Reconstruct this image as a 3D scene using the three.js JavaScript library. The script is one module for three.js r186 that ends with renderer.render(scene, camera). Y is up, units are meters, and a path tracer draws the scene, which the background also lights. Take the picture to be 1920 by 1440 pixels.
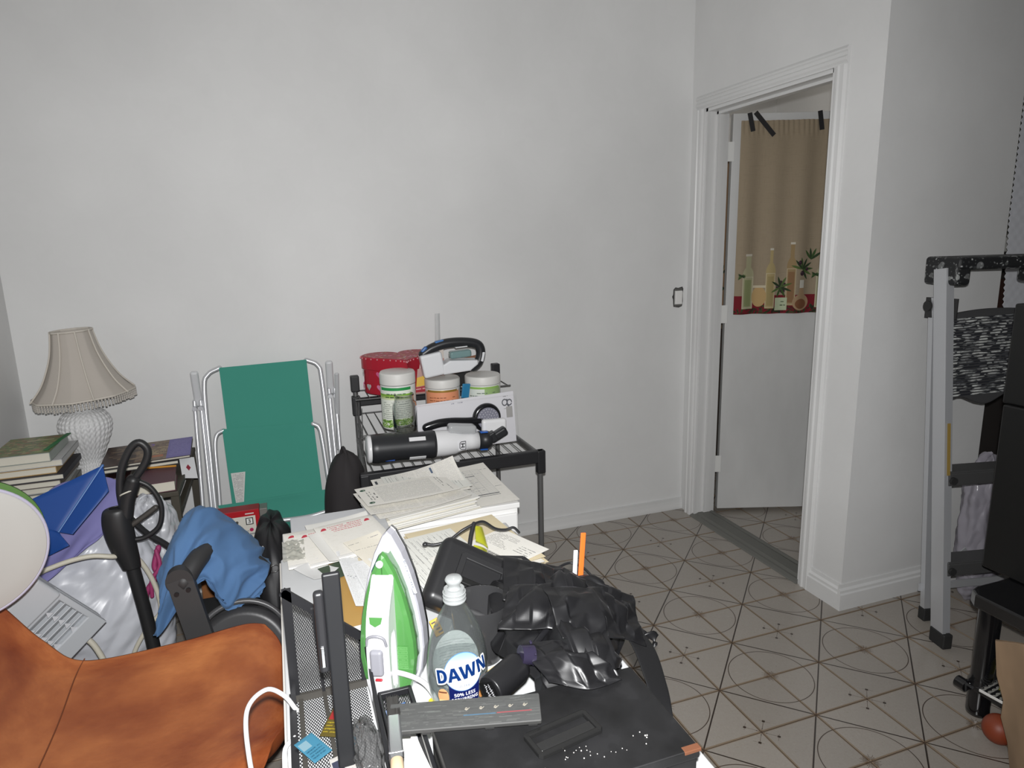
import * as THREE from 'three';
import { RoundedBoxGeometry } from 'three/addons/geometries/RoundedBoxGeometry.js';
import { mergeGeometries, mergeVertices } from 'three/addons/utils/BufferGeometryUtils.js';
import { ImprovedNoise } from 'three/addons/math/ImprovedNoise.js';

// ---------- camera, light, exposure ----------
const scene = new THREE.Scene();
scene.background = new THREE.Color(0x000000);
const EYE = new THREE.Vector3(-1.248, 1.450, 1.607);
const YAW = 0.3342, PITCH = 0.2109, ROLL = -0.0246;
const camera = new THREE.PerspectiveCamera(59.55, 4 / 3, 0.02, 60);
{
  const right = new THREE.Vector3(Math.cos(YAW), 0, Math.sin(YAW));
  const fwd = new THREE.Vector3(Math.sin(YAW) * Math.cos(PITCH), -Math.sin(PITCH), -Math.cos(YAW) * Math.cos(PITCH));
  const up = new THREE.Vector3().crossVectors(right, fwd);
  camera.up.copy(up.clone().multiplyScalar(Math.cos(ROLL)).addScaledVector(right, -Math.sin(ROLL)));
  camera.position.copy(EYE);
  camera.lookAt(EYE.clone().add(fwd));
}
scene.add(camera);
const renderer = new THREE.WebGLRenderer({ antialias: true });
renderer.toneMapping = THREE.LinearToneMapping;
renderer.toneMappingExposure = 1.0;
renderer.shadowMap.enabled = true;
// the flash of the pocket camera: one small bright source just above the lens, its beam fading towards the rim
const flash = new THREE.SpotLight(0xfdfdfd, 15.5, 0, 1.2, 1.0, 2);
flash.position.set(-1.243, 1.505, 1.612);
flash.target.position.set(-0.3, 0.82, -1.348);
flash.castShadow = true; flash.shadow.radius = 0.6; flash.shadow.mapSize.set(2048, 2048); flash.shadow.bias = -0.0005;
scene.add(flash); scene.add(flash.target);

// ---------- helpers ----------
let seed = 7;
const rnd = (a = 0, b = 1) => { seed = (seed * 1664525 + 1013904223) % 4294967296; return a + (b - a) * seed / 4294967296; };
const noise = new ImprovedNoise();
const nz = (x, y, z = 0) => noise.noise(x, y, z);
const V = (x, y, z) => new THREE.Vector3(x, y, z);
const lin = (r, g, b) => new THREE.Color().setRGB(r, g, b);
function mat(c, rough = 0.6, o = {}) {
  return new THREE.MeshPhysicalMaterial(Object.assign({ color: Array.isArray(c) ? lin(...c) : new THREE.Color(c), roughness: rough }, o));
}
function canvasTex(w, h, draw, opt = {}) {
  const c = document.createElement('canvas'); c.width = w; c.height = h;
  const x = c.getContext('2d'); draw(x, w, h);
  const t = new THREE.CanvasTexture(c); t.colorSpace = opt.raw ? THREE.NoColorSpace : THREE.SRGBColorSpace;
  t.wrapS = t.wrapT = THREE.RepeatWrapping; t.anisotropy = 8;
  if (opt.repeat) t.repeat.set(...opt.repeat);
  return t;
}
// seamless layered value noise as a texture; f(v, u, w) -> [r, g, b] 0..255
const hash = (x, y, z) => { let h = Math.imul(x, 374761393) + Math.imul(y, 668265263) + Math.imul(z, 1274126177); h = Math.imul(h ^ (h >>> 13), 1274126177); return ((h ^ (h >>> 16)) >>> 0) / 4294967296 * 2 - 1; };
function pnoise(u, w, px, py, z) {
  const x = u * px, y = w * py, i = Math.floor(x), j = Math.floor(y), s = (t) => t * t * (3 - 2 * t), fx = s(x - i), fy = s(y - j);
  const h = (a, b) => hash(((a % px) + px) % px, ((b % py) + py) % py, z);
  return (h(i, j) * (1 - fx) + h(i + 1, j) * fx) * (1 - fy) + (h(i, j + 1) * (1 - fx) + h(i + 1, j + 1) * fx) * fy;
}
function noiseTex(n, f, { scale = 8, raw = false, repeat, octaves = 4, sx = 1, sy = 1, z = 0 } = {}) {
  const d = new Uint8Array(n * n * 4);
  for (let j = 0; j < n; j++) for (let i = 0; i < n; i++) {
    let v = 0, a = 0.5; const u = i / n, w = j / n;
    for (let o = 0; o < octaves; o++) { v += a * pnoise(u, w, Math.max(1, Math.round(scale * sx * 2 ** o)), Math.max(1, Math.round(scale * sy * 2 ** o)), z * 31 + o); a *= 0.55; }
    const c = f(v, u, w), k = (j * n + i) * 4;
    d[k] = c[0]; d[k + 1] = c[1]; d[k + 2] = c[2]; d[k + 3] = 255;
  }
  const t = new THREE.DataTexture(d, n, n); t.colorSpace = raw ? THREE.NoColorSpace : THREE.SRGBColorSpace;
  t.wrapS = t.wrapT = THREE.RepeatWrapping; t.magFilter = THREE.LinearFilter; t.minFilter = THREE.LinearMipmapLinearFilter; t.generateMipmaps = true;
  if (repeat) t.repeat.set(...repeat);
  t.needsUpdate = true; return t;
}
const grey = (v) => { const k = Math.max(0, Math.min(255, v)); return [k, k, k]; };

function tf(g, p = [0, 0, 0], r = [0, 0, 0], s) {
  const m = new THREE.Matrix4().compose(V(...p), new THREE.Quaternion().setFromEuler(new THREE.Euler(...r)), s ? (Array.isArray(s) ? V(...s) : V(s, s, s)) : V(1, 1, 1));
  g.applyMatrix4(m); return m.determinant() < 0 ? flip(g) : g;
}
function flip(g) {
  const o = g.index ? g.toNonIndexed() : g;
  for (const k of Object.keys(o.attributes)) { const a = o.attributes[k], n = a.itemSize, d = a.array; for (let i = 0; i < a.count; i += 3) for (let c = 0; c < n; c++) { const t = d[(i + 1) * n + c]; d[(i + 1) * n + c] = d[(i + 2) * n + c]; d[(i + 2) * n + c] = t; } }
  return o;
}
function clean(g) {
  const o = g.index ? g.toNonIndexed() : g;
  const r = new THREE.BufferGeometry();
  for (const k of ['position', 'normal', 'uv']) if (o.attributes[k]) r.setAttribute(k, o.attributes[k]);
  if (!r.attributes.normal) r.computeVertexNormals();
  if (!r.attributes.uv) r.setAttribute('uv', new THREE.BufferAttribute(new Float32Array(r.attributes.position.count * 2), 2));
  return r;
}
const merge = (gs) => (gs.length === 1 ? gs[0] : mergeGeometries(gs.map(clean)));
const usedNames = new Map();
function numbered(n) { const k = usedNames.get(n) || 0; usedNames.set(n, k + 1); return k ? n + '_' + String(k).padStart(3, '0') : n; }
function part(name, geo, m, parent, p, r) {
  const o = new THREE.Mesh(Array.isArray(geo) ? merge(geo) : geo, m);
  o.name = name; if (p) o.position.set(...p); if (r) o.rotation.set(...r);
  (parent || scene).add(o); return o;
}
function tag(o, label, category, group) { o.userData.label = label; o.userData.category = category; if (group) o.userData.group = group; return o; }
function thing(name, label, category, p = [0, 0, 0], ry = 0, group) {
  const o = new THREE.Group(); o.name = numbered(name); o.position.set(...p);
  if (Array.isArray(ry)) o.rotation.set(...ry); else o.rotation.y = ry;
  scene.add(o); return tag(o, label, category, group);
}
function solo(name, label, category, geo, m, p, r, group) { return tag(part(numbered(name), geo, m, scene, p, r), label, category, group); }
// geometry given in world coordinates, hung under an unturned thing
function wpart(name, geo, m, t) { const g = Array.isArray(geo) ? merge(geo) : geo; g.translate(-t.position.x, -t.position.y, -t.position.z); return part(name, g, m, t); }
function struct(name, geo, m, p, r) { const o = part(numbered(name), geo, m, scene, p, r); o.userData.kind = 'structure'; return o; }

const box = (w, h, d, p, r) => tf(new THREE.BoxGeometry(w, h, d), p, r);
const rbox = (w, h, d, rad, p, r, seg = 3) => tf(new RoundedBoxGeometry(w, h, d, seg, Math.min(rad, w / 2.001, h / 2.001, d / 2.001)), p, r);
const cyl = (r1, r2, h, p, r, seg = 24, open = false) => tf(new THREE.CylinderGeometry(r1, r2, h, seg, 1, open), p, r);
const sph = (r, p, s, seg = 20) => tf(new THREE.SphereGeometry(r, seg, Math.round(seg * 0.7)), p, [0, 0, 0], s);
const span = (x0, x1, y0, y1, z0, z1) => box(x1 - x0, y1 - y0, z1 - z0, [(x0 + x1) / 2, (y0 + y1) / 2, (z0 + z1) / 2]);
const rspan = (x0, x1, y0, y1, z0, z1, rad = 0.003) => rbox(x1 - x0, y1 - y0, z1 - z0, rad, [(x0 + x1) / 2, (y0 + y1) / 2, (z0 + z1) / 2], undefined, 2);
const lathe = (pts, seg = 40, p, r) => tf(new THREE.LatheGeometry(pts.map((a) => new THREE.Vector2(...a)), seg), p, r);
function tube(pts, r, seg = 60, rad = 10, closed = false, tension = 0.5) {
  const c = new THREE.CatmullRomCurve3(pts.map((a) => V(...a)), closed, 'catmullrom', tension);
  const g = new THREE.TubeGeometry(c, seg, r, rad, closed);
  if (closed) return g;
  const a = pts[0], b = pts[pts.length - 1];
  return mergeGeometries([clean(g), clean(sph(r, a, undefined, 8)), clean(sph(r, b, undefined, 8))]);
}
function bar(a, b, r, seg = 12) { // straight round bar
  const A = V(...a), B = V(...b), d = B.clone().sub(A), L = d.length();
  const g = new THREE.CylinderGeometry(r, r, L, seg);
  g.applyQuaternion(new THREE.Quaternion().setFromUnitVectors(V(0, 1, 0), d.normalize()));
  const m = A.add(B).multiplyScalar(0.5); g.translate(m.x, m.y, m.z); return g;
}
function strip(a, b, w, t, nrm = [0, 1, 0]) { // flat bar from a to b, width w, thickness t along nrm
  const A = V(...a), B = V(...b), y = B.clone().sub(A), L = y.length(); y.normalize();
  const z = V(...nrm).addScaledVector(y, -V(...nrm).dot(y)).normalize(), x = new THREE.Vector3().crossVectors(y, z);
  const g = new THREE.BoxGeometry(w, L, t); g.applyMatrix4(new THREE.Matrix4().makeBasis(x, y, z));
  const m = A.add(B).multiplyScalar(0.5); g.translate(m.x, m.y, m.z); return g;
}
function shape(pts, curved) {
  const s = new THREE.Shape();
  if (curved) { const c = new THREE.SplineCurve(pts.concat([pts[0]]).map((p) => new THREE.Vector2(...p))); s.setFromPoints(c.getPoints(curved)); } else s.setFromPoints(pts.map((p) => new THREE.Vector2(...p)));
  return s;
}
function extrude(pts, depth, bevel = 0.002, curved = 0, holes = []) {
  const s = pts instanceof THREE.Shape ? pts : shape(pts, curved);
  for (const h of holes) s.holes.push(h);
  const g = new THREE.ExtrudeGeometry(s, { depth, bevelEnabled: bevel > 0, bevelThickness: bevel, bevelSize: bevel, bevelOffset: -bevel, bevelSegments: 2, curveSegments: 16 });
  return g;
}
function crv(P, t) { // Catmull-Rom through an array of [x,y,z]
  const n = P.length - 1, k = Math.min(n - 1, Math.floor(t * n)), f = t * n - k;
  const a = P[Math.max(0, k - 1)], b = P[k], c = P[k + 1], d = P[Math.min(n, k + 2)], o = [];
  for (let i = 0; i < 3; i++) o[i] = 0.5 * (2 * b[i] + (c[i] - a[i]) * f + (2 * a[i] - 5 * b[i] + 4 * c[i] - d[i]) * f * f + (3 * b[i] - a[i] - 3 * c[i] + d[i]) * f * f * f);
  return o;
}
// a smooth sheet through a net of points, with thickness; wob(u, v) pushes it along its normal
function sheet(fn, nu, nv, th, { wob, uvs = [1, 1], round = false, flat = false } = {}) {
  const pt = (u, v) => V(...fn(u, v)), e = 1e-3, P = [], N = [];
  for (let j = 0; j <= nv; j++) for (let i = 0; i <= nu; i++) {
    const u = i / nu, v = j / nv, p = pt(u, v);
    const du = pt(Math.min(1, u + e), v).sub(pt(Math.max(0, u - e), v)), dv = pt(u, Math.min(1, v + e)).sub(pt(u, Math.max(0, v - e)));
    const n = du.cross(dv); if (n.lengthSq() < 1e-18) n.set(0, 1, 0); n.normalize();
    if (wob) p.addScaledVector(n, wob(u, v));
    P.push(p); N.push(n);
  }
  const pos = [], uv = [], idx = [], W = nu + 1, H = nv + 1, M = W * H;
  for (const s of [0.5, -0.5]) for (let k = 0; k < M; k++) {
    const i = k % W, j = (k / W) | 0; let t = th;
    if (round && (i === 0 || j === 0 || i === nu || j === nv)) t = th * 0.35;
    const q = P[k].clone().addScaledVector(N[k], s * t); pos.push(q.x, q.y, q.z); uv.push(i / nu * uvs[0], (1 - j / nv) * uvs[1]);
  }
  const quad = (a, b, c, d) => idx.push(a, b, c, a, c, d);
  for (let j = 0; j < nv; j++) for (let i = 0; i < nu; i++) { const a = j * W + i; quad(a, a + 1, a + 1 + W, a + W); quad(M + a, M + a + W, M + a + W + 1, M + a + 1); }
  for (let i = 0; i < nu; i++) { quad(i, M + i, M + i + 1, i + 1); const b = nv * W + i; quad(b, b + 1, M + b + 1, M + b); }
  for (let j = 0; j < nv; j++) { const a = j * W; quad(a, a + W, M + a + W, M + a); const b = a + nu; quad(b, M + b, M + b + W, b + W); }
  const g = new THREE.BufferGeometry(); g.setAttribute('position', new THREE.Float32BufferAttribute(pos, 3)); g.setAttribute('uv', new THREE.Float32BufferAttribute(uv, 2)); g.setIndex(idx);
  if (flat) { const f = g.toNonIndexed(); f.computeVertexNormals(); return f; }
  g.computeVertexNormals(); return g;
}
const net = (rows) => (u, v) => crv(rows.map((r) => crv(r, u)), v);
function metricUV(g, s = 1) { // box-projected texture coordinates in metres
  const o = clean(g), p = o.attributes.position, n = o.attributes.normal, uv = o.attributes.uv;
  for (let i = 0; i < p.count; i++) {
    const ax = Math.abs(n.getX(i)), ay = Math.abs(n.getY(i)), az = Math.abs(n.getZ(i));
    if (ay > ax && ay > az) uv.setXY(i, p.getX(i) * s, p.getZ(i) * s); else if (ax > az) uv.setXY(i, p.getZ(i) * s, p.getY(i) * s); else uv.setXY(i, p.getX(i) * s, p.getY(i) * s);
  }
  return o;
}
// paper-like sheet lying in x/z, centre at the origin, corner lifts in metres [-x-z, +x-z, +x+z, -x+z]
function leafSheet(w, d, lift = [0, 0, 0, 0], th = 0.0006, wave = 0, n = 10) {
  return sheet((u, v) => [(u - 0.5) * w, lift[0] * (1 - u) ** 2 * (1 - v) ** 2 + lift[1] * u ** 2 * (1 - v) ** 2 + lift[2] * u ** 2 * v ** 2 + lift[3] * (1 - u) ** 2 * v ** 2 + wave * Math.sin(u * 4.1 + v * 2.3), (v - 0.5) * d], n, n, th);
}

// ---------- the room ----------
const wallBump = noiseTex(256, (v) => grey(128 + v * 150), { scale: 24, raw: true, octaves: 4, z: 3 });
const wallTone = noiseTex(256, (v) => { const k = 240 + v * 9; return [k, k, k - 1]; }, { scale: 3, octaves: 5 });
const paint = mat([0.80, 0.80, 0.80], 0.55, { map: wallTone, bumpMap: wallBump, bumpScale: 0.0006 });
const gloss = mat([0.80, 0.80, 0.80], 0.35, { map: wallTone });
const T = 0.2032, XL = -2.185, XD = 0.735, ZB = -1.348, ZN = -0.24, CEIL = 2.62, ZF = 3.3, XR = 2.7;
const DZ0 = -1.235, DZ1 = -0.455, DH = 2.03;   // door opening
struct('wall_back', metricUV(span(XL - 0.1, XD, 0, CEIL, ZB - 0.1, ZB), 0.7), paint);
struct('wall_left', metricUV(span(XL - 0.1, XL, 0, CEIL, ZB, ZF), 0.7), paint);
struct('wall_door', metricUV(merge([span(XD, XD + 0.12, 0, CEIL, ZB - 0.1, DZ0), span(XD, XD + 0.12, 0, CEIL, DZ1, ZN - 0.12), span(XD, XD + 0.12, DH, CEIL, DZ0, DZ1)]), 0.7), paint);
struct('wall_nook', metricUV(merge([span(XD, 1.405, 0, CEIL, ZN - 0.12, ZN), span(1.405, XR, 2.0, CEIL, ZN - 0.12, ZN), span(2.25, XR, 0, 2.0, ZN - 0.12, ZN)]), 0.7), paint);
struct('wall_right', metricUV(span(XR, XR + 0.1, 0, CEIL, -3.1, ZF), 0.7), paint);
struct('wall_front', metricUV(span(XL, XR, 0, CEIL, ZF, ZF + 0.1), 0.7), paint);
struct('ceiling', span(XL - 0.1, XR + 0.1, CEIL, CEIL + 0.1, -3.2, ZF + 0.1), paint);
// the kitchen beyond the doorway
struct('wall_kitchen_back', metricUV(span(XD + 0.12, XR, 0, CEIL, -3.2, -3.1), 0.7), paint);
struct('wall_kitchen_left', metricUV(span(XD + 0.12 - 0.1, XD + 0.12, 0, CEIL, -3.1, ZB - 0.1), 0.7), paint);

// floor: glazed tiles, four of which make one printed rosette
function tileArt(dx) {
  return canvasTex(512, 512, (x, w) => {
    x.fillStyle = '#bdb5aa'; x.fillRect(0, 0, w, w);
    for (let k = 0; k < 2600; k++) { const s = rnd(1, 9), a = rnd(0.02, 0.08); x.fillStyle = rnd() < 0.5 ? `rgba(232,220,208,${a})` : `rgba(150,132,116,${a})`; x.beginPath(); x.ellipse(rnd(0, w), rnd(0, w), s, s * rnd(0.5, 1), rnd(0, 3), 0, 7); x.fill(); }
    for (let k = 0; k < 24; k++) { x.fillStyle = `rgba(96,72,56,${rnd(0.2, 0.5)})`; x.beginPath(); x.arc(rnd(0, w), rnd(0, w), rnd(0.6, 1.8), 0, 7); x.fill(); }
    x.lineCap = 'round';
    const line = (a, b, c, d, lw, col) => { x.strokeStyle = col; x.lineWidth = lw; x.beginPath(); x.moveTo(a, b); x.lineTo(c, d); x.stroke(); };
    line(w, 0, 0, w, 10, '#2f221a'); line(w - 2 + dx, 3, 2 + dx, w - 3, 2, 'rgba(70,50,36,.6)');
    x.strokeStyle = '#4f3d30'; x.lineWidth = 7; x.beginPath(); x.arc(0, 0, w * 0.665, 0, Math.PI / 2); x.stroke();
    for (let k = 0; k < 7; k++) { const a = 0.1 + k * 0.22 + rnd(-0.05, 0.05), r0 = rnd(10, 24), r1 = rnd(38, 72); line(Math.cos(a) * r0, Math.sin(a) * r0, Math.cos(a) * r1, Math.sin(a) * r1, 3, 'rgba(82,58,40,.85)'); }
    for (let k = 0; k < 5; k++) { x.fillStyle = 'rgba(96,70,48,.5)'; x.beginPath(); x.arc(rnd(6, 50), rnd(6, 50), rnd(2, 5), 0, 7); x.fill(); }
    const q = w * 0.835; // little diamond on the far corner's diagonal
    x.fillStyle = '#3b2b20'; x.beginPath(); x.moveTo(q, q - 15); x.lineTo(q + 15, q); x.lineTo(q, q + 15); x.lineTo(q - 15, q); x.fill();
    line(q, q, w, w, 3, 'rgba(76,58,46,.8)'); line(q - 22, q + 22, q + 34, q - 34, 2.5, 'rgba(76,58,46,.6)');
    x.fillStyle = '#4a382c'; x.beginPath(); x.arc(w - 22, w - 22, 4.5, 0, 7); x.fill();
    x.strokeStyle = 'rgba(140,112,78,.55)'; x.lineWidth = 12; x.strokeRect(3, 3, w - 6, w - 6);
  });
}
const tileMats = [0, 9, -8].map((d, i) => mat([[0.66, 0.66, 0.67], [0.63, 0.63, 0.64], [0.69, 0.69, 0.70]][i], 0.28, { map: tileArt(d), clearcoat: 0.25, clearcoatRoughness: 0.25 }));
const tileGeo = (() => {
  const h = T / 2 - 0.0013, c = 0.0012, a = h - c, pos = [], uv = [];
  const P = (x, y, z) => [x, y, z];
  const quad = (p, q, r, s) => { for (const k of [p, q, r, p, r, s]) { pos.push(...k); uv.push((k[0] + h) / (2 * h), (h - k[2]) / (2 * h)); } };
  quad(P(-a, 0, a), P(a, 0, a), P(a, 0, -a), P(-a, 0, -a));
  const ring = (r0, y0, r1, y1) => { const A = [[-1, 1], [1, 1], [1, -1], [-1, -1]]; for (let k = 0; k < 4; k++) { const s = A[k], e = A[(k + 1) % 4]; quad(P(s[0] * r1, y1, s[1] * r1), P(e[0] * r1, y1, e[1] * r1), P(e[0] * r0, y0, e[1] * r0), P(s[0] * r0, y0, s[1] * r0)); } };
  ring(a, 0, h, -c); ring(h, -c, h, -0.008);
  const g = new THREE.BufferGeometry(); g.setAttribute('position', new THREE.Float32BufferAttribute(pos, 3)); g.setAttribute('uv', new THREE.Float32BufferAttribute(uv, 2)); g.computeVertexNormals(); return g;
})();
const floor = struct('floor', span(XL - 0.1, XR + 0.1, -0.1, -0.0022, -3.2, ZF + 0.1), mat([0.055, 0.036, 0.026], 0.9));
{
  const rest = [];
  for (let i = -11; i <= 13; i++) for (let j = -17; j <= 15; j++) {
    const x = (i + 0.5) * T, z = -(j + 0.5) * T;
    if (x < XL - 0.08 || x > XR + 0.06 || z < -3.16 || z > ZF + 0.06) continue;
    const oddM = (i & 1) !== 0, oddN = (j & 1) !== 0; // which corner carries the rosette centre: m odd, n even
    const ox = oddM ? -1 : 1, oz = oddN ? -1 : 1;     // n even corner sits at +z when j is even
    const ry = ox < 0 ? (oz < 0 ? 0 : Math.PI / 2) : (oz < 0 ? -Math.PI / 2 : Math.PI);
    const m = tileMats[Math.floor(rnd(0, 2.999))], y = rnd(-0.0005, 0.0002);
    const seen = (x > -0.95 && z > ZB - 0.1 && z < 1.0 && x < 1.75) || (x > XD && z > -2.1 && x < 1.7 && z < 0.4);
    if (seen) { const o = part('tile', tileGeo, m, floor, [x, y, z], [0, ry, 0]); }
    else rest.push(tf(tileGeo.clone(), [x, y, z], [0, ry, 0]));
  }
  const r = part('tile', rest, tileMats[0], floor); r.userData.kind = 'stuff';
}
// skirting, casing, jambs, threshold
function skirt(h, t) { return [[0, 0], [t, 0], [t, h * 0.62], [t * 0.75, h * 0.68], [t * 0.75, h * 0.78], [t * 0.35, h * 0.86], [t * 0.3, h], [0, h]]; }
function run(profile, L) { return extrude(profile, L, 0); } // profile x = out from the wall, y = up, runs along +z
struct('baseboard_back', span(XL, XD, 0, 0.064, ZB, ZB + 0.012), gloss);
struct('baseboard_left', span(XL, XL + 0.012, 0, 0.064, ZB + 0.012, ZF), gloss);
struct('baseboard_door', [tf(run(skirt(0.105, 0.016), -DZ1 - 0.055 - 0.24), [XD, 0, ZN - 0.0], [0, Math.PI, 0])], gloss);
struct('baseboard_nook', [tf(run(skirt(0.105, 0.016), 1.405 - XD + 0.016), [XD - 0.016, 0, ZN], [0, -Math.PI / 2 + Math.PI, 0], [-1, 1, 1])], gloss);
const casing = [[0, 0], [0.062, 0], [0.062, 0.010], [0.052, 0.017], [0.045, 0.017], [0.041, 0.012], [0.030, 0.0125], [0.024, 0.017], [0.014, 0.016], [0.006, 0.010], [0, 0.010]]; // x across the face from the inner edge, y out from the wall
{
  const c = (L) => extrude(casing, L, 0); const M = (ex, ey, ez, at) => new THREE.Matrix4().makeBasis(V(...ex), V(...ey), V(...ez)).setPosition(...at);
  const l = c(DH).applyMatrix4(M([0, 0, -1], [-1, 0, 0], [0, 1, 0], [XD, 0, DZ0]));
  const r = flip(c(DH).applyMatrix4(M([0, 0, 1], [-1, 0, 0], [0, 1, 0], [XD, 0, DZ1])));
  const tp = c(DZ1 - DZ0 + 0.124).applyMatrix4(M([0, 1, 0], [-1, 0, 0], [0, 0, 1], [XD, DH, DZ0 - 0.062]));
  struct('trim_1', [l, r, tp], gloss);
  struct('trim_2', [span(XD, XD + 0.12, 0, DH, DZ0 - 0.001, DZ0 + 0.014), span(XD, XD + 0.12, 0, DH, DZ1 - 0.014, DZ1 + 0.001), span(XD, XD + 0.12, DH - 0.014, DH + 0.001, DZ0, DZ1),
    span(XD + 0.05, XD + 0.085, 0, DH - 0.014, DZ0 + 0.014, DZ0 + 0.026), span(XD + 0.05, XD + 0.085, 0, DH - 0.014, DZ1 - 0.026, DZ1 - 0.014), span(XD + 0.05, XD + 0.085, DH - 0.026, DH - 0.014, DZ0, DZ1)], gloss);
  const alu = mat([0.17, 0.17, 0.155], 0.5, { metalness: 0.35, bumpMap: wallBump, bumpScale: 0.0008 });
  struct('trim_3', [tf(extrude([[-0.015, 0], [0.135, 0], [0.13, 0.008], [0.115, 0.016], [0.1, 0.012], [0.085, 0.018], [0.03, 0.018], [0.015, 0.012], [0.005, 0.012], [-0.01, 0.006]], DZ1 - DZ0, 0), [XD - 0.005, 0, DZ0])], alu);
}
// the door leaf, swung into the kitchen
const doorPaint = mat([0.69, 0.69, 0.68], 0.4, { map: noiseTex(256, (v) => { const k = 236 + v * 14; return [k, k, k]; }, { scale: 4, octaves: 5, z: 9 }), bumpMap: wallBump, bumpScale: 0.0004 });
const door = new THREE.Group(); door.name = 'door_1'; door.userData.kind = 'structure'; scene.add(door);
door.position.set(0.862, 0, -1.232); door.rotation.y = -0.337; // local +x runs along the leaf
part('door_leaf', [rspan(0.02, 0.77, 0.018, 2.012, -0.036, 0, 0.002)], doorPaint, door);
for (const y of [1.84, 1.06, 0.27]) {
  const h = part('hinge', [rspan(-0.014, 0.03, y - 0.045, y + 0.045, -0.002, 0.003, 0.001), ...[-0.036, -0.018, 0, 0.018, 0.036].map((d) => cyl(0.006, 0.006, 0.016, [-0.008, y + d, 0.006], undefined, 12))], mat([0.7, 0.7, 0.68], 0.4), door);
}
// light switch in a raw hole in the plaster
{
  const s = thing('light_switch', 'bare white rocker light switch in a ragged dark wall hole', 'light switch', [0.682, 1.146, ZB]);
  const pts = [[-0.025, -0.047], [0.005, -0.052], [0.024, -0.046], [0.029, -0.02], [0.027, 0.02], [0.03, 0.042], [0.024, 0.053], [0.0, 0.048], [-0.016, 0.051], [-0.027, 0.04], [-0.028, 0.016], [-0.034, 0.004], [-0.028, -0.01], [-0.027, -0.03]];
  part('wall_hole', extrude(pts, 0.0015, 0.0004), mat([0.05, 0.048, 0.046], 0.9), s);
  const strapM = mat([0.16, 0.16, 0.15], 0.6, { metalness: 0.5 });
  part('mounting_strap', [rspan(-0.021, 0.022, 0.034, 0.046, 0.0015, 0.004, 0.001)], strapM, s);
  part('mounting_strap', [rspan(-0.021, 0.02, -0.046, -0.036, 0.0015, 0.004, 0.001)], strapM, s);
  part('rocker', [rspan(-0.02, 0.02, -0.034, 0.034, 0.002, 0.012, 0.003)], mat([0.78, 0.77, 0.75], 0.35), s);
  part('switch_body', [rspan(-0.022, 0.022, -0.036, 0.036, 0.0012, 0.0035, 0.001)], mat([0.4, 0.4, 0.39], 0.5), s);
}

{ // round ceiling lamp of the kitchen
  const t = thing('kitchen_ceiling_lamp', 'round glass ceiling lamp lighting the kitchen', 'lamp', [1.75, CEIL, -2.2]);
  part('lamp_base', [cyl(0.15, 0.15, 0.02, [0, -0.01, 0], undefined, 40)], gloss, t);
  part('lamp_glass', [lathe([[0, -0.075], [0.08, -0.065], [0.13, -0.04], [0.14, -0.02], [0, -0.02]], 40)], mat([0.8, 0.8, 0.78], 0.5, { emissive: lin(1, 0.96, 0.9), emissiveIntensity: 0.5 }), t);
  const l = new THREE.PointLight(0xfff8ee, 0.5, 0, 2); l.position.set(1.75, CEIL - 0.13, -2.2); l.castShadow = true; l.shadow.radius = 5; scene.add(l);
}

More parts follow.
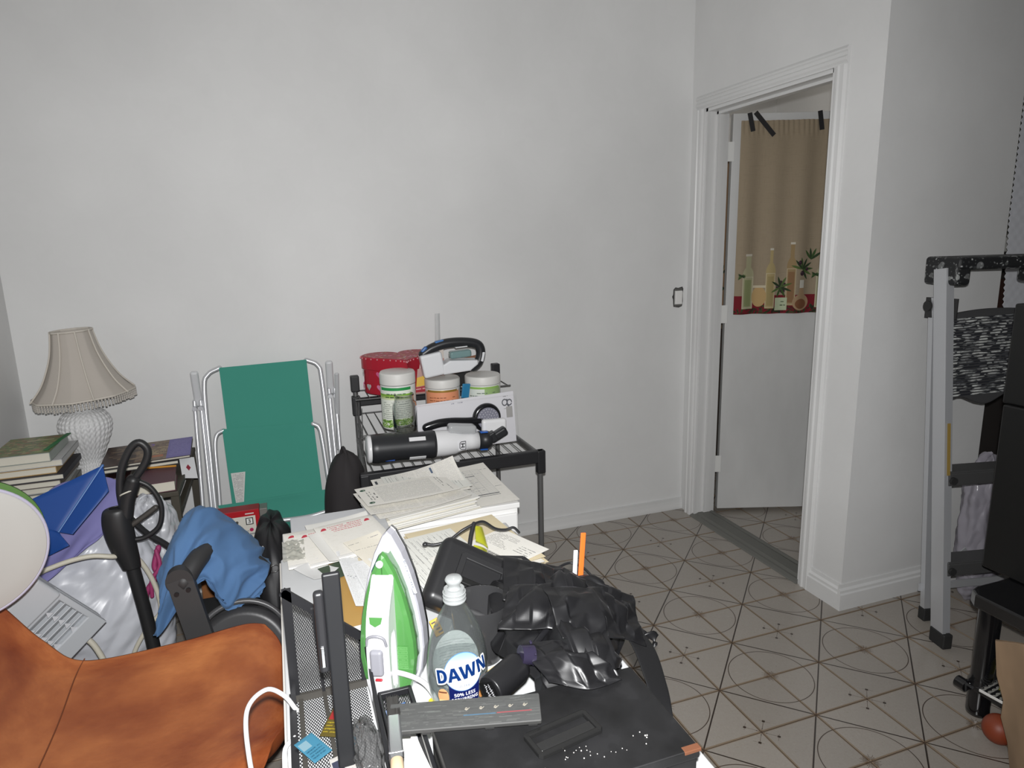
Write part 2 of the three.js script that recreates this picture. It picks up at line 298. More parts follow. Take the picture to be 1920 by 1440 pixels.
// ---------- printed matter ----------
function scribble(x, x0, y, x1, h, col, dens = 0.8) { // a line of illegible print
  x.fillStyle = col; let p = x0;
  while (p < x1) { const w = rnd(h * 0.6, h * 3.4); if (rnd() < dens) x.fillRect(p, y + rnd(-0.5, 0.5), Math.min(w, x1 - p), h * rnd(0.7, 1)); p += w + h * 0.6; }
}
function pageArt(kind, base = '#f1eee6') {
  return canvasTex(512, 400, (x, w, h) => {
    x.fillStyle = base; x.fillRect(0, 0, w, h);
    for (let k = 0; k < 500; k++) { x.fillStyle = `rgba(150,140,110,${rnd(0.01, 0.05)})`; x.fillRect(rnd(0, w), rnd(0, h), rnd(2, 30), rnd(1, 10)); }
    if (kind === 'letter') { // text runs across the short way: turned page with two crests
      x.save(); x.translate(w, 0); x.rotate(Math.PI / 2); // page now h wide, w tall
      for (let k = 0; k < 44; k++) scribble(x, 36, 96 + k * 7.4, h - 40, 2, 'rgba(60,64,70,.5)', 0.9);
      scribble(x, 130, 430, h - 130, 9, 'rgba(60,60,60,.8)'); scribble(x, 110, 450, h - 110, 6, 'rgba(60,60,60,.75)'); scribble(x, 90, 466, h - 90, 5, 'rgba(50,60,60,.8)');
      scribble(x, 40, 46, 200, 4, '#444'); scribble(x, 40, 60, 260, 4, '#444'); scribble(x, 220, 34, 360, 4, '#555');
      for (const cx of [64, h - 60]) { x.fillStyle = '#2f5a44'; x.beginPath(); x.ellipse(cx, 478, 20, 15, 0.3, 0, 7); x.fill(); x.fillStyle = '#d8d8cc'; x.beginPath(); x.arc(cx + 4, 474, 5, 0, 7); x.fill(); x.fillStyle = '#243d33'; x.fillRect(cx - 14, 482, 22, 4); }
      x.restore();
    } else if (kind === 'ledger') {
      x.strokeStyle = 'rgba(60,66,74,.55)'; x.lineWidth = 1;
      for (let k = 0; k < 22; k++) { x.beginPath(); x.moveTo(60, 50 + k * 12); x.lineTo(430, 50 + k * 12); x.stroke(); }
      for (const c of [60, 120, 210, 250, 300, 360, 430]) { x.beginPath(); x.moveTo(c, 50); x.lineTo(c, 302); x.stroke(); }
      x.fillStyle = '#2b3340'; x.fillRect(60, 300, 370, 6); x.fillRect(60, 316, 370, 3); x.fillRect(60, 110, 300, 4);
      for (let k = 0; k < 18; k++) scribble(x, 70, 56 + k * 12, rnd(160, 420), 3, 'rgba(70,80,96,.5)', 0.5);
      scribble(x, 440, 60, 490, 3, '#555'); scribble(x, 440, 240, 490, 3, '#555');
    } else if (kind === 'form') {
      x.strokeStyle = 'rgba(80,80,80,.7)'; for (let k = 0; k < 13; k++) { x.lineWidth = k % 4 ? 1 : 2; x.beginPath(); x.moveTo(24 + k * 36, 20); x.lineTo(24 + k * 36, h - 20); x.stroke(); }
      for (let k = 0; k < 30; k++) { x.save(); x.translate(30 + (k % 10) * 44, 40); x.rotate(Math.PI / 2); scribble(x, (k / 10 | 0) * 110, -8 - rnd(0, 10), (k / 10 | 0) * 110 + rnd(40, 100), 4, 'rgba(70,70,74,.75)'); x.restore(); }
    } else if (kind === 'barcode') {
      for (let k = 0; k < 12; k++) scribble(x, 30, 30 + k * 9, rnd(120, 300), 3, 'rgba(70,70,70,.7)');
      let p = 150; while (p < 400) { const b = rnd(2, 8); x.fillStyle = '#2a2a2c'; x.fillRect(p, 180, b, 46); p += b + rnd(2, 6); }
      for (let k = 0; k < 4; k++) scribble(x, 330, 60 + k * 16, 480, 4, '#555'); x.strokeStyle = '#777'; x.strokeRect(20, 260, 470, 110); for (let k = 0; k < 5; k++) scribble(x, 34, 276 + k * 18, 460, 4, 'rgba(60,60,60,.6)');
    } else if (kind === 'receipt') {
      for (let k = 0; k < 60; k++) scribble(x, 40, 10 + k * 6.4, rnd(120, 470), 2.4, 'rgba(110,112,116,.4)', 0.5);
      for (let k = 0; k < 7; k++) { x.fillStyle = 'rgba(90,94,100,.5)'; x.fillRect(60 + k * 55, 200 + rnd(-20, 20), 30, 5); }
    } else if (kind === 'news') {
      for (let c = 0; c < 4; c++) for (let k = 0; k < 44; k++) scribble(x, 20 + c * 122, 12 + k * 8.6, 130 + c * 122, 2.4, 'rgba(84,88,94,.38)', 0.8);
      x.fillStyle = '#3c4048'; x.fillRect(16, 40, 14, 60); x.fillStyle = '#5a6a84'; x.fillRect(350, 30, 12, 70);
    } else if (kind === 'envelope') {
      x.fillStyle = '#c9384a'; for (const cx of [60, 440]) { x.beginPath(); x.moveTo(cx - 26, 66); x.quadraticCurveTo(cx - 4, 22, cx + 24, 40); x.lineTo(cx + 26, 62); x.fill(); }
      for (let k = 0; k < 4; k++) scribble(x, 100 + k * 10, 34 + k * 20, 400 - k * 8, 8, 'rgba(206,84,96,.85)', 0.9);
      x.fillStyle = 'rgba(170,160,140,.25)'; x.fillRect(0, h - 26, w, 6);
    } else if (kind === 'cheque') {
      x.fillStyle = '#5a6a58'; scribble(x, 300, 40, 470, 6, '#667'); scribble(x, 20, 60, 200, 6, '#777'); scribble(x, 20, 150, 460, 5, '#777'); scribble(x, 300, 300, 460, 12, '#333');
    }
  });
}
const pg = {}; for (const k of ['letter', 'ledger', 'form', 'barcode', 'receipt', 'news', 'envelope', 'cheque']) pg[k] = mat([0.95, 0.95, 0.95], 0.85, { map: pageArt(k, { envelope: '#efece4', receipt: '#e9eaea', cheque: '#efe9da', form: '#e9e9e2' }[k]) });
const plainPaper = mat([0.75, 0.74, 0.70], 0.85), creamPaper = mat([0.70, 0.62, 0.46], 0.85), goldPaper = mat([0.42, 0.25, 0.07], 0.75), oldPaper = mat([0.68, 0.65, 0.56], 0.85);
function paperAt(name, label, group, m, w, d, x, y, z, ry, lift, wave = 0, tilt = [0, 0], cat = 'paper') {
  const o = solo(name, label, cat, leafSheet(w, d, lift, 0.0007, wave), m, [x, y, z], undefined, group); o.rotation.set(tilt[0], ry, tilt[1], 'YXZ'); return o;
}

// ---------- the white table and what lies on it ----------
const TY = 0.74;
const whiteLam = mat([0.66, 0.67, 0.675], 0.45, { map: noiseTex(128, (v) => { const k = 240 + v * 16; return [k, k, k]; }, { scale: 4 }) });
const blackPl = mat([0.018, 0.018, 0.02], 0.42), blackMatte = mat([0.022, 0.022, 0.024], 0.75), blackMetal = mat([0.014, 0.014, 0.016], 0.35, { metalness: 0.1 });
const chrome = mat([0.72, 0.73, 0.75], 0.22, { metalness: 1 }), alu = mat([0.62, 0.63, 0.65], 0.38, { metalness: 0.95 });
const clear = mat([1, 1, 1], 0.06, { transmission: 1, thickness: 0, ior: 1.25 });
{
  const t = thing('white_table', 'narrow white laminate table covered with papers and tools', 'table', [-1.0225, 0, 0.53]);
  wpart('table_top', [rspan(-1.292, -0.74, 0.715, TY, 0.07, 1.13, 0.004)], whiteLam, t);
  wpart('edge_band', [rspan(-1.295, -1.2915, 0.690, 0.736, 0.08, 1.12, 0.001)], mat([0.62, 0.60, 0.56], 0.6), t);
  wpart('apron', [span(-1.28, -0.765, 0.64, 0.716, 0.095, 0.113)], whiteLam, t);
  wpart('apron', [span(-1.28, -1.262, 0.64, 0.716, 0.113, 1.09)], whiteLam, t);
  wpart('apron', [span(-0.783, -0.765, 0.64, 0.716, 0.113, 1.09)], whiteLam, t);
  for (const [x, z] of [[-1.265, 0.105], [-0.775, 0.105], [-1.265, 1.09], [-0.775, 1.09]]) wpart('leg', [rspan(x - 0.02, x + 0.02, 0, 0.716, z - 0.02, z + 0.02)], whiteLam, t);
  const c = thing('white_cabinet', 'plain white cabinet behind the table carrying the thick paper stack', 'cabinet', [-0.8, 0, -0.385]);
  const lid = mat([0.82, 0.815, 0.80], 0.6);
  wpart('cabinet_body', [rspan(-0.985, -0.61, 0, 0.655, -0.565, -0.205)], lid, c);
  wpart('cabinet_top', [rspan(-0.99, -0.605, 0.655, 0.672, -0.572, -0.198)], lid, c);
  wpart('cabinet_door', [rspan(-0.98, -0.615, 0.03, 0.64, -0.205, -0.195)], lid, c);
  const b = thing('white_box', 'low white box tucked against the far end of the table', 'box', [-1.15, 0, -0.19]);
  const b2 = thing('white_box', 'taller white box continuing the table top under the envelopes', 'box', [-1.155, 0, -0.01]);
  wpart('box_body', [rspan(-1.282, -1.03, 0, 0.722, -0.075, 0.06)], whiteLam, b2); wpart('box_lid', [rspan(-1.286, -1.026, 0.722, 0.7395, -0.079, 0.066)], whiteLam, b2);
  wpart('box_body', [rspan(-1.262, -1.02, 0, 0.675, -0.262, -0.088)], mat([0.62, 0.63, 0.65], 0.6), b);
  wpart('box_lid', [rspan(-1.266, -1.016, 0.675, 0.702, -0.268, -0.082)], mat([0.62, 0.63, 0.65], 0.6), b);
}
// the paper stacks on the cabinet
paperAt('ledger_sheet', 'large ledger sheet with ruled table on the white cabinet', 'papers on the cabinet', pg.ledger, 0.22, 0.36, -0.715, 0.674, -0.385, 0.02, [0.0, 0.01, 0.003, 0]);
{
  const t = thing('paper_pad', 'thick pad of pages at the bottom of the paper stack', 'paper stack', [-0.90, 0.6735, -0.26], 0.22, 'papers on the cabinet');
  for (let k = 0; k < 9; k++) part('page_bundle', [rbox(0.285 + rnd(-0.008, 0.008), 0.0038, 0.2 + rnd(-0.01, 0.01), 0.001, [rnd(-0.006, 0.006), 0.002 + k * 0.0042, rnd(-0.006, 0.006)], [0, rnd(-0.03, 0.03), 0], 1)], k % 3 === 1 ? oldPaper : plainPaper, t);
  const s = [[pg.news, 0.28, 0.21, -0.915, 0.7135, -0.262, 0.18, [0.0, 0, 0.012, 0]], [pg.news, 0.3, 0.2, -0.92, 0.7165, -0.272, 0.13, [0, 0.01, 0, 0.006]], [pg.news, 0.27, 0.2, -0.88, 0.7195, -0.345, 0.02, [0, 0.045, 0, 0]], [pg.form, 0.24, 0.2, -0.86, 0.7225, -0.355, 0.05, [0, 0.03, 0, 0]], [pg.letter, 0.28, 0.165, -0.928, 0.728, -0.292, 0.12, [0, 0, 0.004, 0.004]]];
  const L = ['folded newsprint page jutting out low in the paper stack', 'newsprint page second from the top of the stack front', 'page with curled up far corner at the stack back', 'form sheet with raised corner beside the curled page', 'typed letter with two green crests topping the stack'];
  s.forEach(([m, w, d, x, y, z, ry, l], i) => paperAt('paper_sheet', L[i], 'papers on the cabinet', m, w, d, x, y, z, ry, l, 0.0008));
}
// envelopes and slips on the table
{
  const E = (label, x, y, z, ry, tilt = [0, 0]) => {
    const t = thing('envelope', label, 'envelope', [x, y, z], 0, 'envelopes with red print'); t.rotation.set(tilt[0], ry, tilt[1], 'YXZ');
    part('envelope_body', leafSheet(0.15, 0.2, [0, 0, 0.002, 0], 0.0035), pg.envelope, t); part('flap', leafSheet(0.148, 0.012, [0, 0, 0, 0], 0.001), mat([0.8, 0.79, 0.76], 0.8), t, [0, 0.0022, 0.093]);
  };
  E('leftmost envelope with red corner print under the others', -1.205, 0.7440, 0.035, 0.05);
  E('middle envelope with red print peeking from under the top one', -1.168, 0.7478, 0.045, 0.14, [0, 0.02]);
  E('topmost envelope with full red print lines', -1.118, 0.7530, 0.035, 0.2, [0.01, 0.01]);
  paperAt('envelope', 'folded white envelope sticking out past the table back', 'envelopes with red print', plainPaper, 0.16, 0.1, -1.145, 0.7418, -0.055, 0.12, [0.004, 0.012, 0, 0], 0.0005, [0, 0], 'envelope');
  paperAt('paper_slip', 'long narrow white strip lying across the envelopes', 'loose slips', plainPaper, 0.024, 0.17, -1.195, 0.7595, 0.085, 0.22, [0, 0.006, 0, 0.004]);
  paperAt('gold_envelope', 'gold brown padded envelope under the white slips', 'loose slips', goldPaper, 0.075, 0.30, -1.163, 0.7425, 0.27, 0.08, [0, 0, 0.002, 0], 0, [0, 0], 'envelope');
  paperAt('green_card', 'dark green card beside the black stand', 'loose slips', mat([0.05, 0.075, 0.045], 0.7), 0.055, 0.07, -1.177, 0.7455, 0.185, 0.35, [0, 0, 0, 0], 0, [0, 0], 'card');
  paperAt('paper_slip', 'wrinkled plain slip near the table left edge', 'loose slips', mat([0.66, 0.66, 0.65], 0.8), 0.062, 0.085, -1.218, 0.7425, 0.165, 0.5, [0.004, 0.008, 0.01, 0.006], 0.002);
  paperAt('receipt', 'long crumpled till receipt next to the gold envelope', 'loose slips', pg.receipt, 0.048, 0.26, -1.138, 0.7475, 0.235, 0.06, [0.006, 0, 0.012, 0.004], 0.0025);
  paperAt('receipt', 'second till receipt squeezed against the green iron', 'loose slips', pg.receipt, 0.045, 0.28, -1.108, 0.7505, 0.32, 0.10, [0.003, 0.01, 0.006, 0.01], 0.003);
  paperAt('cream_slip', 'cream coloured slip between receipts and iron', 'loose slips', creamPaper, 0.05, 0.22, -1.102, 0.746, 0.25, 0.16, [0, 0, 0.004, 0]);
  paperAt('cheque', 'printed slip with bold digits behind the iron', 'loose slips', pg.cheque, 0.09, 0.15, -1.085, 0.755, 0.135, 0.3, [0.004, 0.012, 0, 0], 0.002);
  paperAt('paper_slip', 'white slip with brown stain beneath the gold envelope', 'loose slips', plainPaper, 0.07, 0.12, -1.15, 0.7412, 0.44, 0.3, [0, 0, 0.008, 0], 0.001);
  const pw = thing('plastic_wrapper', 'small clear plastic wrapper at the table left corner', 'wrapper', [-1.262, TY, 0.045], 0);
  part('film', sheet((u, v) => [(u - 0.5) * 0.05, 0.004 + 0.006 * nz(u * 5, v * 7, 2) + 0.004, (v - 0.5) * 0.11], 18, 24, 0.0005), mat([0.82, 0.82, 0.78], 0.12, { transmission: 0.75, thickness: 0 }), pw);
}
// folders and forms
{
  const F = (label, x, y, z, ry, w, d, col) => {
    const t = thing('manila_folder', label, 'folder', [x, y, z], ry, 'manila folders');
    part('back_flap', leafSheet(w, d, [0, 0, 0, 0], 0.001), col, t); part('front_flap', leafSheet(w - 0.004, d - 0.012, [0.002, 0.002, 0.004, 0.004], 0.001), col, t, [0, 0.005, -0.004]);
    part('tab', leafSheet(0.085, 0.016, [0, 0, 0, 0], 0.001), col, t, [w * 0.28, 0, d / 2 + 0.007]);
    for (let k = 0; k < 3; k++) part('enclosed_page', leafSheet(w - 0.02, d - 0.01, [0, 0, 0, 0], 0.0008), plainPaper, t, [0, 0.0013 + k * 0.0011, 0.003 + k * 0.001]);
    return t;
  };
  const man = mat([0.70, 0.60, 0.40], 0.8), man2 = mat([0.74, 0.66, 0.48], 0.8);
  const low = F('lower manila folder with handwritten tab at the table edge', -0.878, 0.741, 0.235, 0.10, 0.235, 0.30, man2);
  F('upper manila folder lying open on the forms', -0.868, 0.7495, 0.205, 0.14, 0.24, 0.29, man);
  part('tab_label', leafSheet(0.05, 0.012, [0, 0, 0, 0], 0.0004), mat([0.9, 0.9, 0.9], 0.8, { map: canvasTex(256, 64, (x) => { x.fillStyle = '#e9dfb8'; x.fillRect(0, 0, 256, 64); x.fillStyle = '#222'; x.font = 'bold 52px sans-serif'; x.fillText('11-~-', 40, 50); }) }), low, [0.066, 0.0012, 0.158]);
  paperAt('form_sheet', 'ruled form sheet behind the iron', 'forms on the folders', pg.form, 0.17, 0.24, -0.955, 0.7580, 0.225, 0.18, [0, 0, 0.003, 0]);
  paperAt('form_sheet', 'printed form with a barcode right of the glasses', 'forms on the folders', pg.barcode, 0.16, 0.22, -0.845, 0.7592, 0.265, -1.15, [0.002, 0, 0, 0.002]);
  paperAt('form_sheet', 'blank white sheet sticking out under the folders', 'forms on the folders', plainPaper, 0.22, 0.28, -0.862, 0.7405, 0.25, 0.02, [0, 0, 0, 0]);
}
// safety glasses, folded arms up
{
  const t = thing('safety_glasses', 'black framed safety glasses with yellow lenses standing on the papers', 'glasses', [-0.88, 0.7605, 0.26]);
  const fr = mat([0.02, 0.02, 0.022], 0.4), ye = mat([0.80, 0.82, 0.10], 0.08, { transmission: 0.75, thickness: 0 });
  wpart('temple', [tube([[-0.878, 0.832, 0.253], [-0.905, 0.822, 0.255], [-0.935, 0.803, 0.252], [-0.965, 0.796, 0.247], [-0.985, 0.8, 0.243]], 0.0034, 40, 8), sph(0.0052, [-0.986, 0.799, 0.243], [1.3, 1, 1], 10)], fr, t);
  wpart('temple', [tube([[-0.876, 0.833, 0.253], [-0.85, 0.828, 0.24], [-0.82, 0.803, 0.232], [-0.795, 0.795, 0.23], [-0.775, 0.797, 0.23], [-0.762, 0.783, 0.231]], 0.0032, 40, 8)], fr, t);
  wpart('brow_bar', [tube([[-0.876, 0.833, 0.253], [-0.888, 0.815, 0.27], [-0.9, 0.79, 0.293], [-0.905, 0.769, 0.31]], 0.005, 30, 8)], fr, t);
  const L = (a, b, c, d) => sheet((u, v) => { const p = crv([a, b], v), q = crv([d, c], v); return [p[0] + (q[0] - p[0]) * u + 0.004 * Math.sin(u * Math.PI), p[1] + (q[1] - p[1]) * u, p[2] + (q[2] - p[2]) * u + 0.006 * Math.sin(u * Math.PI) * Math.sin(v * Math.PI)]; }, 10, 10, 0.0018);
  wpart('lens', L([-0.874, 0.829, 0.256], [-0.880, 0.803, 0.278], [-0.850, 0.776, 0.27], [-0.852, 0.812, 0.236]), ye, t);
  wpart('lens', L([-0.886, 0.797, 0.283], [-0.902, 0.77, 0.305], [-0.868, 0.7625, 0.318], [-0.852, 0.772, 0.27]), ye, t);
}
// black charger case
{
  const t = thing('tool_case', 'black moulded plastic case with a raised square rim', 'case', [-0.957, 0.826, 0.495]);
  t.rotation.set(-0.75, 0.15, -0.55);
  part('case_body', [rbox(0.15, 0.135, 0.05, 0.018, undefined, undefined, 4)], mat([0.014, 0.014, 0.015], 0.38), t);
  part('rim', [extrude(shape([[-0.04, -0.042], [0.045, -0.042], [0.05, -0.036], [0.05, 0.036], [0.045, 0.042], [-0.04, 0.042], [-0.046, 0.036], [-0.046, -0.036]]), 0.006, 0.0015, 0, [shape([[-0.034, -0.03], [-0.034, 0.03], [0.038, 0.03], [0.038, -0.03]])])], mat([0.02, 0.02, 0.021], 0.3), t, [0.01, 0, 0.024]);
  part('grip_slot', [rbox(0.07, 0.014, 0.008, 0.004, [0.0, -0.01, 0.026])], mat([0.012, 0.012, 0.012], 0.25), t);
}
// steam iron standing on its heel
{
  const t = thing('steam_iron', 'green and white steam iron standing upright on its heel', 'iron', [-1.118, TY, 0.615]);
  t.rotation.set(-0.10, -0.46, -0.02); t.scale.setScalar(0.945);
  const half = [[0, 0.282], [0.008, 0.275], [0.024, 0.243], [0.038, 0.2], [0.049, 0.15], [0.055, 0.105], [0.056, 0.07], [0.05, 0.03], [0.04, 0.004], [0, 0]];
  const outline = (k, y0) => { const R = half.map(([x, y]) => [x * k, y0 + (y - 0.02) * (k * 0.985) + 0.02]); return R.concat(R.slice(1, -1).reverse().map(([x, y]) => [-x, y])); };
  const silver = mat([0.55, 0.56, 0.60], 0.3, { clearcoat: 0.4 }), green = mat([0.06, 0.19, 0.05], 0.22, { clearcoat: 1, clearcoatRoughness: 0.06 }), wh = mat([0.60, 0.60, 0.625], 0.25, { clearcoat: 0.5 });
  part('soleplate', [extrude(outline(1, 0), 0.006, 0.002)], chrome, t, [0, 0, -0.028]);
  part('skirt', [extrude(outline(0.985, 0.002), 0.024, 0.006)], mat([0.40, 0.40, 0.44], 0.3), t, [0, 0, -0.02]);
  const tank = part('water_tank', [extrude(outline(0.88, 0.004), 0.026, 0.010)], green, t, [0, 0, 0.004]);
  part('fill_cap', [cyl(0.006, 0.006, 0.003, [0, 0.236, 0.0445], [Math.PI / 2, 0, 0], 16)], wh, tank);
  const grp = shape([[-0.0, 0.018], [0.02, 0.004], [0.045, 0.01], [0.056, 0.05], [0.058, 0.1], [0.055, 0.14], [0.043, 0.172], [0.022, 0.198], [0.0, 0.205]], 60);
  const hole = new THREE.Path(new THREE.SplineCurve([[0.024, 0.035], [0.034, 0.04], [0.037, 0.08], [0.034, 0.115], [0.025, 0.12], [0.022, 0.08], [0.024, 0.035]].map((p) => new THREE.Vector2(...p))).getPoints(30));
  const h = extrude(grp, 0.026, 0.006, 0, [hole]); // profile x -> out (z), y -> up
  h.applyMatrix4(new THREE.Matrix4().makeBasis(V(0, 0, 1), V(0, 1, 0), V(-1, 0, 0)).setPosition(0.013, 0, 0.03));
  const handle = part('handle', h, wh, t);
  part('thumb_ring', [tube([[-0.016, 0.116, 0.086], [-0.013, 0.129, 0.089], [0, 0.134, 0.091], [0.013, 0.129, 0.089], [0.016, 0.116, 0.086]], 0.0024, 24, 8)], mat([0.2, 0.2, 0.22], 0.35), handle);
  part('steam_button', [rbox(0.022, 0.045, 0.012, 0.009, [0, 0.088, 0.089], [0.03, 0, 0], 4)], mat([0.22, 0.22, 0.245], 0.4), handle);
  part('indicator', [rbox(0.012, 0.004, 0.005, 0.002, [0.002, 0.06, 0.09])], mat([0.35, 0.02, 0.03], 0.3), handle);
  part('window', [extrude(shape([[-0.011, 0.006], [-0.009, -0.004], [0, -0.009], [0.009, -0.004], [0.011, 0.006]], 0), 0.002, 0.0005)], green, handle, [0, 0.155, 0.0825], [-0.35, 0, 0]);
  part('brand_plate', sheet((u, v) => [0.0285 + 0.018 * u + (v - 0.5) * 0.006, 0.232 - 0.062 * u + (v - 0.5) * 0.004, 0.0118], 4, 2, 0.0004), mat([1, 1, 1], 0.3, { map: canvasTex(256, 40, (x) => { x.fillStyle = '#d4d4da'; x.fillRect(0, 0, 256, 40); x.strokeStyle = '#555a68'; x.lineWidth = 3; x.strokeRect(4, 4, 248, 32); x.fillStyle = '#4c5160'; x.font = 'bold 27px sans-serif'; x.fillText('BLACK+DECKER', 16, 30); }) }), t);
  part('fabric_guide', sheet((u, v) => [0.018 + 0.02 * u, 0.05 + 0.042 * v, 0.0412], 2, 2, 0.0003), mat([1, 1, 1], 0.3, { map: canvasTex(128, 256, (x) => { x.fillStyle = '#457a3f'; x.fillRect(0, 0, 128, 256); x.strokeStyle = 'rgba(150,190,140,.7)'; x.lineWidth = 2; for (let k = 0; k < 6; k++) { x.strokeRect(12, 14 + k * 40, 100, 26); scribble(x, 20, 24 + k * 40, 100, 4, 'rgba(150,190,140,.6)'); } }) }), t);
  solo('iron_cord', 'thick white cord of the green iron looping over the table', 'cord', [tube([[-1.12, 0.748, 0.665], [-1.155, 0.752, 0.655], [-1.16, 0.775, 0.62], [-1.125, 0.79, 0.655], [-1.085, 0.775, 0.675], [-1.068, 0.75, 0.70], [-1.072, 0.746, 0.76]], 0.0042, 70, 8)], mat([0.55, 0.55, 0.55], 0.45));
}
// dish soap bottle, nearly empty
{
  const t = thing('soap_bottle', 'clear nearly empty dish soap bottle with blue and white label', 'bottle', [-1.035, TY, 0.705]);
  t.rotation.y = -0.12;
  const prof = [[0, 0], [0.030, 0], [0.036, 0.004], [0.042, 0.02], [0.0465, 0.055], [0.0465, 0.085], [0.041, 0.12], [0.031, 0.148], [0.021, 0.168], [0.0155, 0.178], [0.0145, 0.186]];
  const curve = new THREE.SplineCurve(prof.map((p) => new THREE.Vector2(...p))).getPoints(70);
  const rAt = (y) => { for (let k = 1; k < curve.length; k++) if (curve[k].y >= y && curve[k].y > 0.005) return curve[k].x; return 0.014; };
  const fl = 0.66;
  const inner = curve.filter((c) => c.y > 0.003).map((c) => new THREE.Vector2(Math.max(0.001, c.x - 0.0014), Math.max(c.y, 0.003))).reverse();
  part('bottle_body', tf(new THREE.LatheGeometry(curve.concat(inner, [new THREE.Vector2(0, 0.003)]), 56), undefined, undefined, [1, 1, fl]), mat([0.80, 0.82, 0.82], 0.05, { transmission: 0.975, thickness: 0, ior: 1.5, clearcoat: 1, clearcoatRoughness: 0.04 }), t);
  const cap = part('cap', [cyl(0.0155, 0.017, 0.02, [0, 0.192, 0], undefined, 32), ...[0, 1, 2].map((k) => tf(new THREE.TorusGeometry(0.0166, 0.0012, 8, 36), [0, 0.184 + k * 0.006, 0], [Math.PI / 2, 0, 0]))], mat([0.62, 0.64, 0.64], 0.2, { transmission: 0.6, thickness: 0 }), t);
  part('spout', [lathe([[0.0, 0.221], [0.011, 0.22], [0.0135, 0.216], [0.011, 0.211], [0.0085, 0.207], [0.009, 0.203], [0.014, 0.2]], 28)], mat([0.62, 0.64, 0.64], 0.2, { transmission: 0.6, thickness: 0 }), cap);
  const wrap = (a0, a1, y0, y1, k) => sheet((u, v) => { const a = a0 + (a1 - a0) * u, y = y1 + (y0 - y1) * v, r = rAt(y) * k; return [Math.sin(a) * r, y, Math.cos(a) * r * fl]; }, 30, 20, 0.0003);
  const art = canvasTex(512, 512, (x, w) => {
    x.clearRect(0, 0, w, w);
    x.fillStyle = '#0e1a5c'; x.fillRect(150, 290, 270, 222);
    const g = x.createLinearGradient(0, 30, 0, 330); g.addColorStop(0, '#8ec3ee'); g.addColorStop(0.45, '#e9f4fb'); g.addColorStop(1, '#ffffff');
    x.fillStyle = '#5f8fc4'; x.beginPath(); x.arc(280, 205, 170, 0, 7); x.fill(); x.fillStyle = g; x.beginPath(); x.arc(280, 205, 164, 0, 7); x.fill();
    x.fillStyle = '#e9b27c'; x.beginPath(); x.ellipse(90, 420, 54, 74, 0, 0, 7); x.fill(); x.fillStyle = '#7a4a34'; x.fillRect(48, 372, 80, 14); x.fillStyle = '#f3dca0'; x.fillRect(40, 450, 100, 40);
    x.fillStyle = '#e8a05c'; x.beginPath(); x.ellipse(468, 450, 40, 50, 0, 0, 7); x.fill();
    x.save(); x.translate(278, 236); x.rotate(-0.14); x.font = 'bold 160px sans-serif'; x.textAlign = 'center'; x.lineJoin = 'round'; x.strokeStyle = '#ffffff'; x.lineWidth = 30; x.strokeText('DAWN', 0, 30); x.fillStyle = '#0b3474'; x.fillText('DAWN', 0, 30); x.lineWidth = 5; x.strokeStyle = '#0b3474'; x.strokeText('DAWN', 0, 30); x.restore();
    x.textAlign = 'center'; x.font = 'bold 30px sans-serif'; x.fillStyle = '#9aa4b4'; x.fillText('ULTRA', 282, 338);
    x.save(); x.translate(285, 400); x.rotate(-0.05); x.fillStyle = '#ffffff'; x.font = 'bold 44px sans-serif'; x.fillText('50% LESS', 0, 20); x.fillText('SCRUBBING', 0, 66); x.restore();
  });
  part('front_label', wrap(-0.95, 1.0, 0.022, 0.118, 1.014), mat([0.62, 0.62, 0.62], 0.35, { map: art, alphaTest: 0.5 }), t);
  const back = canvasTex(256, 256, (x) => { x.clearRect(0, 0, 256, 256); x.fillStyle = '#f0f0ec'; x.beginPath(); x.ellipse(128, 140, 112, 116, 0, 0, 7); x.fill(); for (let k = 0; k < 14; k++) scribble(x, 60, 60 + k * 11, 200, 3, 'rgba(120,120,124,.5)'); });
  part('back_label', wrap(Math.PI - 1.0, Math.PI + 1.0, 0.01, 0.125, 1.012), mat([1, 1, 1], 0.5, { map: back, alphaTest: 0.5 }), t);
}
// smoked tumbler behind the bottle
solo('smoked_bowl', 'dark smoked plastic bowl behind the soap bottle', 'bowl', lathe([[0.0, 0.002], [0.03, 0.002], [0.034, 0.006], [0.046, 0.07], [0.049, 0.108], [0.0515, 0.109], [0.0475, 0.07], [0.036, 0.003], [0.03, 0], [0, 0]], 40), mat([0.05, 0.05, 0.052], 0.15, { transmission: 0.35, thickness: 0 }), [-0.965, TY, 0.595]);

